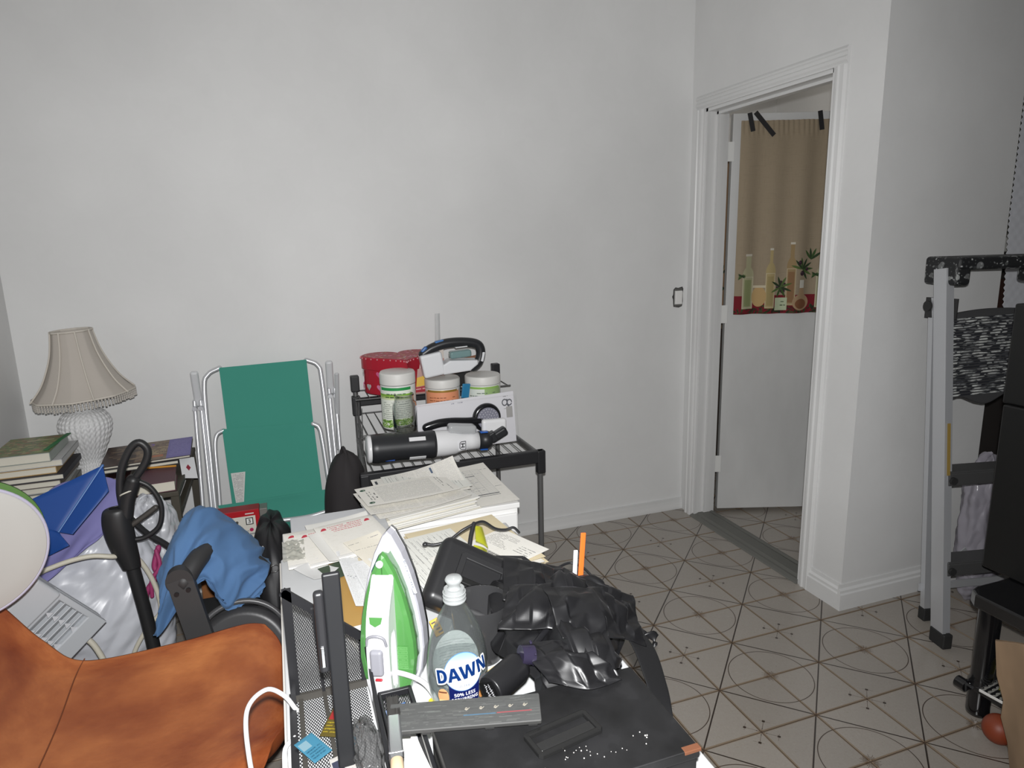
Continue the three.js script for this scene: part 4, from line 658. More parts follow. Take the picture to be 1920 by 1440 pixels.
function jar(name, label, x, y, z, r, h, band, art, ry) {
  const t = thing(name, label, 'jar', [x, y, z], ry, 'white supplement jars'), w = mat([0.76, 0.76, 0.74], 0.35);
  part('jar_body', [lathe([[0, 0], [r * 0.94, 0], [r, 0.006], [r, h * 0.76], [r * 0.97, h * 0.79], [0, h * 0.79]], 44)], w, t);
  part('lid', [lathe([[0, h * 0.785], [r * 1.01, h * 0.785], [r * 1.02, h * 0.80], [r * 1.02, h * 0.965], [r * 0.95, h], [0, h]], 44)], mat([0.72, 0.71, 0.68], 0.45), t);
  part('label', sheet((u, v) => { const a = -1.15 + u * 2.3; return [Math.sin(a) * r * 1.006, h * 0.72 - v * h * 0.68, Math.cos(a) * r * 1.006]; }, 30, 4, 0.0005), mat([1, 1, 1], 0.45, { map: art }), t);
  part('band', sheet((u, v) => { const a = -0.95 + u * 1.9; return [Math.sin(a) * r * 1.012, h * 0.755 - v * h * 0.05, Math.cos(a) * r * 1.012]; }, 30, 2, 0.0005), band, t);
}
jar('supplement_jar', 'tall white jar with green band and leafy label', -0.822, 0.732, -1.0, 0.069, 0.226, mat([0.03, 0.30, 0.08], 0.25), canvasTex(256, 256, (x) => { x.fillStyle = '#e8ece0'; x.fillRect(0, 0, 256, 256); const g = ['#7fae3a', '#a8c46a', '#d4dcb0']; g.forEach((c, k) => { x.fillStyle = c; x.fillRect(0, 30 + k * 12, 256, 12); }); x.font = 'italic 22px serif'; x.fillStyle = '#4c6a3a'; scribble(x, 70, 26, 200, 9, '#5c7a4a'); scribble(x, 60, 46, 220, 9, '#3c5a2a'); for (let k = 0; k < 9; k++) scribble(x, 30, 84 + k * 13, 226, 4, 'rgba(70,80,70,.65)'); for (let k = 0; k < 400; k++) { x.fillStyle = ['#6f9e2e', '#8fbe46', '#b4d27a', '#4c7a22'][k % 4]; x.fillRect(rnd(0, 256), rnd(200, 256), rnd(3, 14), rnd(3, 9)); } }), -0.35);
jar('supplement_jar', 'short white jar with gold band and peach label', -0.628, 0.732, -1.06, 0.072, 0.172, mat([0.42, 0.25, 0.05], 0.3, { metalness: 0.3 }), canvasTex(128, 128, (x) => { x.fillStyle = '#e79a72'; x.fillRect(0, 0, 128, 128); for (let k = 0; k < 7; k++) scribble(x, 20, 26 + k * 13, 110, 4, '#8a5030'); }), -0.25);
jar('supplement_jar', 'short white jar with thin green band at right', -0.456, 0.732, -1.05, 0.074, 0.172, mat([0.30, 0.52, 0.12], 0.3), canvasTex(128, 128, (x) => { x.fillStyle = '#dfe5dc'; x.fillRect(0, 0, 128, 128); x.fillStyle = '#9ab87a'; x.fillRect(64, 0, 64, 128); for (let k = 0; k < 7; k++) scribble(x, 14, 20 + k * 13, 100, 4, '#5a6a5c'); }), -0.2);
{ // empty glass jar
  const t = thing('glass_jar', 'small empty clear glass jar in front of tall jar', 'jar', [-0.815, 0.732, -0.915]);
  part('glass_body', [lathe([[0, 0], [0.042, 0], [0.047, 0.006], [0.0475, 0.1], [0.0445, 0.114], [0.0365, 0.124], [0.0365, 0.14], [0.0385, 0.142], [0.0385, 0.15], [0.0355, 0.15], [0.0335, 0.124], [0.0415, 0.113], [0.0445, 0.1], [0.044, 0.008], [0, 0.006]], 40)], mat([0.96, 0.97, 0.97], 0.04, { transmission: 1, thickness: 0.003, ior: 1.45 }), t);
  for (const y of [0.128, 0.136]) part('thread', [tf(new THREE.TorusGeometry(0.0368, 0.0014, 8, 40), [0, y, 0], [Math.PI / 2, 0.04, 0])], clear, t);
  for (let k = 0; k < 5; k++) part('measure_mark', [rbox(0.004, 0.0015, 0.001, 0.0004, [0.012, 0.03 + k * 0.016, 0.0462], [0, 0.26, 0])], mat([0.8, 0.8, 0.8], 0.4), t);
}
{ // shower head in a blister pack
  const t = thing('blister_pack', 'blister pack with black shower head on a lilac card', 'package', [-0.568, 0.64, -0.893]); t.rotation.set(-0.08, -0.02, 0.02);
  const card = canvasTex(512, 220, (x) => { x.fillStyle = '#d8d7db'; x.fillRect(0, 0, 512, 220); x.strokeStyle = '#55565c'; x.lineWidth = 5; x.beginPath(); x.arc(462, 44, 13, 0.4, 6.2); x.stroke(); x.beginPath(); x.arc(488, 46, 12, 0.4, 6.4); x.stroke(); x.beginPath(); x.moveTo(476, 30); x.quadraticCurveTo(470, 62, 486, 62); x.stroke(); scribble(x, 456, 16, 480, 3, '#777'); scribble(x, 456, 70, 500, 3, '#888'); scribble(x, 180, 14, 240, 5, '#9a9aa4'); });
  part('backing_card', sheet((u, v) => [(u - 0.5) * 0.40, 0.196 - v * 0.196 + u * 0.012 * (1 - v), 0], 4, 2, 0.002), mat([1, 1, 1], 0.5, { map: card }), t);
  part('blister_shell', [rbox(0.41, 0.19, 0.03, 0.01, [0, 0.1, 0.018])], mat([1, 1, 1], 0.08, { transmission: 1, thickness: 0, ior: 1.1 }), t);
  const s = part('shower_head', [tf(lathe([[0, 0], [0.036, 0.0], [0.045, 0.004], [0.048, 0.012], [0.036, 0.022], [0, 0.026]], 40), [0.105, 0.04, 0.013], [Math.PI / 2, 0, Math.PI]), tube([[-0.095, 0.036, 0.016], [-0.08, 0.04, 0.018], [-0.05, 0.045, 0.02], [-0.01, 0.044, 0.02], [0.04, 0.038, 0.018], [0.085, 0.036, 0.014]], 0.0135, 40, 14)], mat([0.008, 0.008, 0.01], 0.2), t);
  s.scale.set(1.25, 1.25, 1); s.position.set(-0.05, 0.062, 0);
  part('spray_face', [cyl(0.036, 0.036, 0.002, [0.105, 0.04, 0.0245], [Math.PI / 2, 0, 0], 36)], mat([0.22, 0.22, 0.27], 0.35), s);
  const noz = []; for (let r = 0; r < 4; r++) for (let k = 0; k < 4 + r * 6; k++) { const a = k / (4 + r * 6) * 6.283; noz.push(sph(0.0019, [0.105 + Math.cos(a) * (0.005 + r * 0.0085), 0.04 + Math.sin(a) * (0.005 + r * 0.0085), 0.0255], undefined, 6)); }
  part('nozzles', noz, mat([0.55, 0.55, 0.6], 0.4), s).userData.kind = 'stuff';
  part('hang_tab', [rbox(0.026, 0.045, 0.003, 0.004, [0.178, 0.125, 0.003])], mat([0.36, 0.35, 0.34], 0.5), t);
}
{ // hand vacuum lying on its side
  const t = thing('hand_vacuum', 'white and black cordless hand vacuum lying on the cart front', 'vacuum', [-0.72, 0.698, -0.812]); t.rotation.set(0, -0.03, -0.03);
  const wh = mat([0.80, 0.80, 0.81], 0.3), bk = mat([0.02, 0.021, 0.024], 0.4);
  const lx = (pts) => tf(lathe(pts, 40), undefined, [0, 0, -Math.PI / 2]); // profile along +x
  part('dust_cup_shell', [lx([[0, -0.262], [0.044, -0.262], [0.052, -0.255], [0.05, -0.245]])], wh, t);
  const body = part('motor_body', [lx([[0.046, -0.25], [0.053, -0.24], [0.055, -0.22], [0.05, -0.15], [0.051, -0.05], [0.054, -0.015], [0.05, -0.005], [0, -0.004]])], bk, t);
  for (const a of [0.75, -0.75]) part('vent_plate', [rbox(0.062, 0.016, 0.003, 0.001, [-0.078, 0.0535 * Math.sin(a), 0.0535 * Math.cos(a)], [-a, 0, 0])], wh, body);
  part('blue_latch', [rbox(0.036, 0.004, 0.006, 0.002, [-0.18, -0.04, 0.032])], mat([0.02, 0.10, 0.45], 0.3), body);
  const nose = part('nozzle_shell', [lx([[0.05, -0.006], [0.05, 0.03], [0.046, 0.07], [0.036, 0.1], [0.034, 0.13], [0.034, 0.168], [0, 0.168]])], wh, t);
  part('logo_plate', sheet((u, v) => [0.076 + u * 0.032, 0.016 - v * 0.036, 0.0475 - u * 0.003], 4, 4, 0.0005), mat([1, 1, 1], 0.3, { map: canvasTex(128, 128, (x) => { x.fillStyle = '#e9e9ec'; x.fillRect(0, 0, 128, 128); x.strokeStyle = '#16171a'; x.lineWidth = 9; x.beginPath(); x.moveTo(20, 34); x.lineTo(40, 12); x.lineTo(112, 8); x.lineTo(116, 120); x.lineTo(40, 114); x.lineTo(20, 94); x.closePath(); x.stroke(); x.fillStyle = '#16171a'; x.fillRect(36, 34, 66, 13); x.fillRect(36, 80, 66, 13); x.fillRect(60, 34, 14, 58); }) }), nose);
  part('clear_tank', [rbox(0.11, 0.035, 0.05, 0.012, [0.10, 0.052, 0], [0, 0, -0.1])], mat([0.8, 0.81, 0.82], 0.15, { transmission: 0.6, thickness: 0 }), t);
  part('brush_neck', [lx([[0, 0.165], [0.035, 0.165], [0.036, 0.2], [0.03, 0.215], [0.02, 0.22], [0, 0.221]])], bk, t);
  part('crevice_tool', [rbox(0.075, 0.036, 0.045, 0.01, [0.245, 0.018, 0], [0, 0, 0.5], 3), rbox(0.03, 0.04, 0.05, 0.006, [0.22, 0.012, 0], [0, 0, 0.5], 3)], bk, t);
  part('end_cap', [rbox(0.1, 0.062, 0.03, 0.012, [0.235, 0.045, -0.02])], wh, t);
  part('blue_ring', [rbox(0.03, 0.005, 0.02, 0.002, [0.185, 0.035, 0.012])], mat([0.02, 0.12, 0.5], 0.3), t); part('blue_ring', [rbox(0.03, 0.005, 0.02, 0.002, [0.185, -0.034, 0.012])], mat([0.02, 0.12, 0.5], 0.3), t);
}
{ // second small appliance on top of the jars, with a looped handle
  const t = thing('steam_cleaner', 'white handheld appliance with black loop handle on top of the jars', 'appliance', [-0.60, 0.906, -1.03]); t.rotation.set(0, -0.05, 0.06);
  const wh = mat([0.74, 0.75, 0.77], 0.3), bk = mat([0.018, 0.019, 0.022], 0.35);
  part('head', [rbox(0.088, 0.095, 0.07, 0.01, [-0.07, 0.065, 0], [0, 0, 0.1], 3)], wh, t);
  const tank = part('base_body', [extrude([[-0.03, 0.02], [0.08, 0.022], [0.115, 0.045], [0.115, 0.062], [0.0, 0.075], [-0.03, 0.06]], 0.06, 0.006)], wh, t, [0, 0, -0.03]);
  for (let k = 0; k < 3; k++) part('vent_slot', [rbox(0.018, 0.003, 0.002, 0.0008, [0.03 + k * 0.024, 0.046, 0.067 - 0.004])], bk, tank);
  part('loop_handle', [tube([[-0.10, 0.11, 0], [-0.06, 0.13, 0], [0.0, 0.142, 0], [0.07, 0.138, 0], [0.125, 0.122, 0], [0.138, 0.09, 0], [0.125, 0.05, 0], [0.10, 0.03, 0]], 0.0195, 60, 14)], bk, t);
  part('clear_window', [rbox(0.09, 0.03, 0.045, 0.01, [0.05, 0.092, 0])], mat([0.30, 0.46, 0.46], 0.15, { transmission: 0.4, thickness: 0 }), t);
  part('blue_trigger', [rbox(0.038, 0.012, 0.026, 0.005, [-0.03, 0.152, 0], [0, 0, 0.1])], mat([0.05, 0.17, 0.42], 0.3), t);
  part('blue_trigger', [rbox(0.03, 0.016, 0.02, 0.006, [-0.095, 0.128, 0.006], [0, 0, 0.7])], mat([0.03, 0.12, 0.35], 0.3), t);
  part('white_trim', [rbox(0.05, 0.004, 0.02, 0.0015, [0.055, 0.122, 0.012])], wh, t); part('charge_plate', [rbox(0.014, 0.04, 0.022, 0.003, [0.14, 0.07, 0.008], [0, 0, -0.3])], wh, t);
}
solo('printed_pouch', 'flat clear pouch with yellow and red card behind the jars', 'pouch', sheet((u, v) => [(u - 0.5) * 0.19, 0.19 * (1 - v) * (0.55 + 0.45 * u), -0.02 * (1 - v)], 8, 8, 0.003), mat([1, 1, 1], 0.35, { map: canvasTex(128, 128, (x) => { x.fillStyle = '#b08c84'; x.fillRect(0, 0, 128, 128); x.fillStyle = '#c9c0b8'; x.fillRect(0, 0, 128, 34); x.fillStyle = '#d9b23a'; x.fillRect(40, 66, 60, 34); x.fillStyle = '#a01c2c'; x.fillRect(30, 102, 98, 20); scribble(x, 40, 108, 120, 6, '#d0a0a0'); }) }), [-0.70, 0.836, -1.09]);
solo('orange_carton', 'small orange brown carton under the handheld appliance', 'carton', [rbox(0.12, 0.05, 0.05, 0.003)], mat([0.32, 0.11, 0.03], 0.6), [-0.50, 0.93, -1.16], [0, -0.2, 0.2]);
solo('black_tin', 'low black tin between the two short jars', 'tin', [rbox(0.13, 0.075, 0.06, 0.004)], mat([0.02, 0.02, 0.02], 0.4), [-0.54, 0.872, -1.20], [0, 0, 0]);
solo('blue_packet', 'small blue foil packet behind the blister pack', 'packet', [rbox(0.035, 0.06, 0.01, 0.003)], mat([0.03, 0.22, 0.42], 0.3), [-0.545, 0.85, -1.0], [0.1, 0.3, -0.15]);
solo('plastic_sleeve', 'thin clear plastic sleeve standing against the back wall', 'sleeve', [sheet((u, v) => [(u - 0.5) * (0.022 + 0.004 * v), (1 - v) * 0.31, 0.008 * Math.sin(u * 3.14)], 6, 10, 0.0012)], mat([0.93, 0.94, 0.94], 0.12, { transmission: 0.7, thickness: 0 }), [-0.592, 0.834, -1.29], [0, 0, -0.03]);
{ // dark rucksack by the cart
  const t = thing('black_backpack', 'black padded backpack standing at the left of the cart', 'backpack', [-1.085, 0, -0.82]);
  const cl = mat([0.022, 0.019, 0.02], 0.85);
  part('bag_body', sheet((u, v) => { const a = u * Math.PI * 2, y = 0.02 + (1 - v) * 0.69, r = Math.sqrt(Math.max(0, 1 - Math.pow(1 - Math.min(1, v / 0.22), 2))) * 0.96 + 0.02; return [Math.cos(a) * 0.075 * r + 0.03 * (1 - v) ** 2, y, Math.sin(a) * 0.085 * r]; }, 36, 30, 0.003, { wob: (u, v) => 0.008 * nz(Math.cos(u * 6.28) * 2, v * 5, Math.sin(u * 6.28) * 2) }), cl, t);
  part('carry_loop', [tube([[0.01, 0.69, -0.02], [0.02, 0.725, 0], [0.03, 0.69, 0.02]], 0.006, 20, 8)], cl, t);
}

// ---------- the left side: side table, lamp, books ----------
const olive = mat([0.055, 0.047, 0.033], 0.6);
{
  const t = thing('side_table', 'dark olive metal side table in the corner under lamp and books', 'table', [-1.89, 0, -1.08]);
  wpart('table_top', [rspan(-2.165, -1.615, 0.632, 0.65, -1.33, -0.79, 0.003)], olive, t);
  for (const [x, z] of [[-2.15, -1.315], [-1.63, -1.315], [-2.15, -0.81], [-1.63, -0.81]]) wpart('leg', [rspan(x - 0.013, x + 0.013, 0, 0.633, z - 0.013, z + 0.013, 0.002)], olive, t);
  wpart('stretcher', [rspan(-1.64, -1.62, 0.55, 0.57, -1.31, -0.81, 0.002)], olive, t);
}
{ // wicker lamp
  const t = thing('wicker_lamp', 'white wicker table lamp with beaded fringe shade', 'lamp', [-1.945, 0.651, -1.15]);
  const prof = new THREE.SplineCurve([[0.05, 0], [0.044, 0.02], [0.04, 0.045], [0.052, 0.08], [0.072, 0.125], [0.083, 0.165], [0.082, 0.195], [0.066, 0.222], [0.044, 0.236], [0.038, 0.245], [0.046, 0.26], [0.047, 0.272], [0.04, 0.278], [0.01, 0.279]].map((p) => new THREE.Vector2(...p)));
  const body = sheet((u, v) => { const p = prof.getPoint(1 - v), a = u * Math.PI * 2, rib = Math.cos(a * 30), row = Math.sin(v * 150) * (rib > 0 ? 1 : -1); const r = p.x * (1 + 0.018 * rib) + 0.0011 * row; return [Math.cos(a) * r, p.y, Math.sin(a) * r]; }, 240, 150, 0.002);
  part('wicker_base', body, mat([0.68, 0.68, 0.68], 0.55), t);
  part('stem', [cyl(0.008, 0.008, 0.06, [0, 0.3, 0], undefined, 16), cyl(0.014, 0.014, 0.03, [0, 0.335, 0], undefined, 16)], mat([0.10, 0.035, 0.02], 0.4, { metalness: 0.4 }), t);
  const sh = new THREE.Group(); sh.name = 'lamp_shade'; sh.position.set(0.013, 0.292, 0); sh.rotation.z = 0.045; t.add(sh);
  const sp = new THREE.SplineCurve([[0.163, 0], [0.128, 0.042], [0.1, 0.095], [0.078, 0.155], [0.066, 0.215], [0.064, 0.232]].map((p) => new THREE.Vector2(...p)));
  const N = 8, rad = (a) => { const s = Math.PI / N, k = ((a % (2 * s)) + 2 * s) % (2 * s) - s; return Math.cos(s) / Math.cos(k); };
  const cloth = mat([0.47, 0.43, 0.385], 0.9, { bumpMap: noiseTex(64, (v, u, w) => grey(128 + 60 * Math.sin(u * 200) + 60 * Math.sin(w * 200)), { raw: true, octaves: 1 }), bumpScale: 0.0003 });
  part('shade_cloth', sheet((u, v) => { const p = sp.getPoint(1 - v), a = u * Math.PI * 2 + 0.35; const r = p.x * (0.4 + 0.6 * rad(a)); return [Math.cos(a) * r, p.y, Math.sin(a) * r]; }, 128, 24, 0.002), cloth, sh);
  const tr = mat([0.56, 0.52, 0.46], 0.85);
  for (let k = 0; k < N; k++) { const a = Math.PI / N + k * Math.PI * 2 / N, pts = []; for (let j = 0; j <= 10; j++) { const p = sp.getPoint(j / 10); pts.push([Math.cos(a) * (p.x + 0.001), p.y, Math.sin(a) * (p.x + 0.001)]); } part('piping', [tube(pts, 0.003, 24, 6)], tr, sh); }
  const ring = (y, r0, w) => { const pts = []; for (let k = 0; k < 64; k++) { const a = k / 64 * Math.PI * 2, r = r0 * (0.4 + 0.6 * rad(a)); pts.push([Math.cos(a) * r, y, Math.sin(a) * r]); } return tube(pts, w, 128, 6, true); };
  part('top_trim', [ring(0.231, 0.066, 0.004)], tr, sh); part('bottom_trim', [ring(0.0, 0.164, 0.0045)], tr, sh);
  const fr = []; for (let k = 0; k < 92; k++) { const a = k / 92 * Math.PI * 2, r = 0.164 * (0.4 + 0.6 * rad(a)), L = rnd(0.024, 0.03); fr.push(tf(new THREE.CylinderGeometry(0.0022, 0.0034, L, 6), [Math.cos(a) * r, -L / 2 - 0.002, Math.sin(a) * r])); for (let b = 0; b < 3; b++) fr.push(sph(0.004, [Math.cos(a) * r, -0.008 - b * 0.008, Math.sin(a) * r], undefined, 6)); }
  part('bead_fringe', fr, mat([0.46, 0.43, 0.39], 0.6), sh).userData.kind = 'stuff';
}
function book(label, w, h, d, p, ry, cover, art, group, tilt = [0, 0]) {
  const t = thing('book', label, 'book', p, 0, group); t.rotation.set(tilt[0], ry, tilt[1], 'YXZ');
  const cm = mat(cover, 0.5), b = 0.0022;
  part('pages', [box(w - 0.006, h - 2 * b, d - 0.008, [-0.001, h / 2, 0])], mat([0.62, 0.59, 0.50], 0.85), t);
  part('back_cover', [rbox(w, b, d, 0.0008, [0, b / 2, 0], undefined, 1)], cm, t);
  part('spine', [rbox(b, h, d, 0.0008, [-w / 2 + b / 2, h / 2, 0], undefined, 1)], cm, t);
  const c = part('front_cover', [rbox(w, b, d, 0.0008, [0, h - b / 2, 0], undefined, 1)], cm, t);
  if (art) part('cover_print', sheet((u, v) => [(u - 0.5) * (w - 0.002), h + 0.0004, (v - 0.5) * (d - 0.002)], 2, 2, 0.0003), mat([1, 1, 1], 0.4, { map: art }), c);
  return t;
}
{
  const g = 'books stacked at the left wall';
  const C = [[0.10, 0.13, 0.10], [0.20, 0.20, 0.19], [0.42, 0.43, 0.42], [0.12, 0.10, 0.09], [0.04, 0.04, 0.05], [0.45, 0.30, 0.13], [0.5, 0.5, 0.5]];
  const H = [0.022, 0.02, 0.024, 0.02, 0.018, 0.022, 0.02], W = [0.19, 0.185, 0.18, 0.19, 0.2, 0.17, 0.19];
  const L = ['bottommost book of the left stack, dark green', 'grey book second from the bottom of the left stack', 'pale grey book third from the bottom of the left stack', 'brown book in the middle of the left stack', 'black book above the brown one in the left stack', 'tan covered book near the top of the left stack', 'pale book under the top green book'];
  let y = 0.651; L.forEach((l, i) => { book(l, W[i], H[i], 0.235, [-2.045 + rnd(-0.008, 0.008), y, -0.915 + rnd(-0.012, 0.012)], Math.PI + 0.05 + rnd(-0.04, 0.04), C[i], null, g); y += H[i] + 0.0006; });
  book('topmost book of the left stack with green pictured cover', 0.165, 0.03, 0.23, [-2.05, y, -0.905], Math.PI + 0.03, [0.30, 0.33, 0.30], canvasTex(256, 256, (x) => { x.fillStyle = '#6c7a52'; x.fillRect(0, 0, 256, 256); for (let k = 0; k < 240; k++) { x.fillStyle = ['#8a9a5a', '#a8846c', '#7c6a58', '#b4a878', '#58704a', '#a4604e'][k % 6]; x.globalAlpha = 0.6; x.fillRect(rnd(0, 256), rnd(0, 256), rnd(8, 50), rnd(4, 18)); } x.globalAlpha = 1; x.fillStyle = '#b0a884'; x.fillRect(40, 190, 120, 14); }), g);
  solo('green_marker', 'green ribbon strip along the top book spine', 'ribbon', [rbox(0.014, 0.003, 0.2, 0.001)], mat([0.02, 0.16, 0.05], 0.5), [-1.973, y + 0.0325, -0.92], [0, -0.08, 0.0]);
  const g2 = 'books on the right of the lamp';
  book('maroon hardback with thick cream pages at the table corner', 0.12, 0.036, 0.17, [-1.69, 0.651, -0.875], 0.1, [0.085, 0.025, 0.04], null, g2);
  book('dark red book under the white lamp front', 0.18, 0.024, 0.2, [-1.875, 0.651, -0.93], 0.08, [0.07, 0.012, 0.012], canvasTex(128, 128, (x) => { x.fillStyle = '#2a0f0e'; x.fillRect(0, 0, 128, 128); x.fillStyle = '#b08a74'; x.beginPath(); x.ellipse(84, 84, 26, 20, 0, 0, 7); x.fill(); x.fillStyle = '#181414'; x.fillRect(60, 58, 60, 12); scribble(x, 20, 62, 110, 9, '#c4b8b0'); }), g2);
  book('thin dark book beneath the large magazine', 0.24, 0.014, 0.2, [-1.76, 0.6885, -1.07], 0.1, [0.03, 0.03, 0.035], null, g2);
  const mag = book('large glossy magazine with purple panel, tilted on the pile', 0.29, 0.010, 0.22, [-1.742, 0.708, -1.09], 0.06, [0.06, 0.05, 0.05], canvasTex(512, 380, (x) => { x.fillStyle = '#7d6b58'; x.fillRect(0, 0, 512, 380); x.fillStyle = '#3d2f2a'; x.fillRect(0, 0, 190, 380); for (let k = 0; k < 160; k++) { x.globalAlpha = 0.5; x.fillStyle = ['#5c4638', '#9a8264', '#42302c', '#b39a74', '#6a5040'][k % 5]; x.fillRect(rnd(0, 360), rnd(0, 380), rnd(10, 70), rnd(6, 26)); } x.globalAlpha = 1; x.fillStyle = '#6a62a4'; x.fillRect(370, 0, 142, 380); for (let k = 0; k < 18; k++) scribble(x, 384, 40 + k * 17, 500, 4, 'rgba(210,206,236,.45)'); x.strokeStyle = '#6f4ea0'; x.lineWidth = 12; x.beginPath(); x.arc(256, 70, 22, -1.6, 1.6); x.stroke(); x.fillStyle = '#a8623a'; x.fillRect(280, 290, 70, 40); for (let k = 0; k < 4; k++) scribble(x, 270, 180 + k * 26, 360, 8, '#d4c089'); scribble(x, 60, 60, 170, 26, 'rgba(180,176,190,.5)'); }), g2, [0.05, 0.02]);
  solo('pencil', 'orange pencil on the edge of the book pile', 'pencil', [bar([-1.73, 0.6945, -0.955], [-1.635, 0.6945, -0.94], 0.0038, 6)], mat([0.55, 0.25, 0.03], 0.5));
  paperAt('playing_card', 'white playing card with red diamond hanging off the pile', undefined, mat([1, 1, 1], 0.5, { map: canvasTex(64, 96, (x) => { x.fillStyle = '#dadadc'; x.fillRect(0, 0, 64, 96); x.fillStyle = '#8a2436'; x.beginPath(); x.moveTo(32, 34); x.lineTo(42, 48); x.lineTo(32, 62); x.lineTo(22, 48); x.fill(); }) }), 0.058, 0.085, -1.605, 0.665, -1.0, 0.2, [0, 0, 0, 0], 0, [0.9, -0.5], 'card');
}
// folded beach chair with green cloth, leaning at the wall
{
  const t = thing('beach_chair', 'folded beach chair with green cloth leaning at the wall', 'chair', [-1.31, 0, -1.11]);
  const cloth = mat([0.045, 0.27, 0.205], 0.85, { bumpMap: noiseTex(64, (v, u, w) => grey(128 + 60 * Math.sin(u * 160) + 60 * Math.sin(w * 160)), { raw: true, octaves: 1, repeat: [6, 6] }), bumpScale: 0.0004 });
  const q = (a, b, c, d, n, o) => wpart(n, sheet((u, v) => { const k = (i) => (a[i] * (1 - u) + b[i] * u) * (1 - v) + (d[i] * (1 - u) + c[i] * u) * v; return [k(0), k(1), k(2) + (o || 0) + 0.01 * Math.sin(u * Math.PI) * Math.sin(v * Math.PI) * -1]; }, 20, 20, 0.0025, { wob: (u, v) => 0.002 * nz(u * 3, v * 3, 4) }), cloth, t);
  q([-1.484, 0.983, -1.266], [-1.15, 0.989, -1.267], [-1.147, 0.70, -1.193], [-1.476, 0.72, -1.199], 'back_cloth', 0.012);
  q([-1.492, 0.752, -1.195], [-1.147, 0.740, -1.193], [-1.138, 0.43, -1.118], [-1.480, 0.42, -1.116], 'seat_cloth', 0.022);
  q([-1.533, 0.469, -1.12], [-1.119, 0.474, -1.122], [-1.115, 0.352, -1.085], [-1.47, 0.325, -1.08], 'front_cloth', 0.026);
  q([-1.50, 0.37, -1.09], [-1.119, 0.38, -1.09], [-1.118, 0.332, -1.078], [-1.46, 0.315, -1.074], 'fold_cloth', 0.042);
  const tubeM = mat([0.62, 0.63, 0.65], 0.32, { metalness: 0.4 });
  const fr = (pts, n, r = 0.0095, o = 0) => wpart(n, [tube(pts.map((p) => [p[0], p[1], p[2] + o]), r, 70, 10)], tubeM, t);
  fr([[-1.483, 0.981, -1.262], [-1.528, 0.958, -1.258], [-1.546, 0.9, -1.245], [-1.547, 0.635, -1.18], [-1.546, 0.43, -1.128], [-1.546, 0.1, -1.05]], 'back_frame');
  fr([[-1.151, 0.986, -1.263], [-1.108, 0.962, -1.258], [-1.096, 0.9, -1.245], [-1.09, 0.578, -1.165], [-1.091, 0.362, -1.112], [-1.09, 0.1, -1.05]], 'back_frame');
  fr([[-1.488, 0.746, -1.19], [-1.514, 0.73, -1.186], [-1.524, 0.68, -1.172], [-1.525, 0.55, -1.14], [-1.527, 0.447, -1.115]], 'seat_frame', 0.008, 0.012);
  fr([[-1.15, 0.738, -1.19], [-1.128, 0.722, -1.186], [-1.12, 0.67, -1.172], [-1.112, 0.53, -1.14], [-1.106, 0.44, -1.115], [-1.112, 0.40, -1.10], [-1.15, 0.388, -1.095], [-1.24, 0.382, -1.09], [-1.481, 0.392, -1.088]], 'seat_frame', 0.009, 0.03);
  for (const [x0, x1] of [[-1.585, -1.594], [-1.563, -1.556], [-1.071, -1.073], [-1.048, -1.055]]) fr([[x0, 0.86, -1.235], [x1, 0.12, -1.04]], 'folding_leg', 0.008);
  const arm = (x) => wpart('armrest', [rbox(0.03, 0.15, 0.022, 0.01, [x, 0.91, -1.232], [0.24, 0, 0])], mat([0.62, 0.63, 0.64], 0.35, { clearcoat: 0.5 }), t);
  arm(-1.572); arm(-1.064);
  wpart('armrest_strut', [rbox(0.018, 0.36, 0.012, 0.008, [-1.046, 0.765, -1.205], [0.24, 0, -0.03])], mat([0.66, 0.67, 0.68], 0.3, { transmission: 0.3, thickness: 0 }), t);
  for (const x of [-1.585, -1.563, -1.071, -1.05]) wpart('rivet', [cyl(0.009, 0.009, 0.03, [x, 0.835, -1.222], [Math.PI / 2, 0, 0], 12)], alu, t);
  wpart('care_label', sheet((u, v) => [-1.475 + u * 0.053 - v * 0.004 + (0.5 - u) * v * 0.024, 0.585 - v * 0.118, -1.118 + v * 0.02], 4, 6, 0.0008), mat([1, 1, 1], 0.7, { map: canvasTex(96, 200, (x) => { x.fillStyle = '#c6c6c2'; x.fillRect(0, 0, 96, 200); for (let k = 0; k < 22; k++) scribble(x, 10, 10 + k * 8.5, 86, 3, 'rgba(70,70,74,.6)'); }) }), t);
}
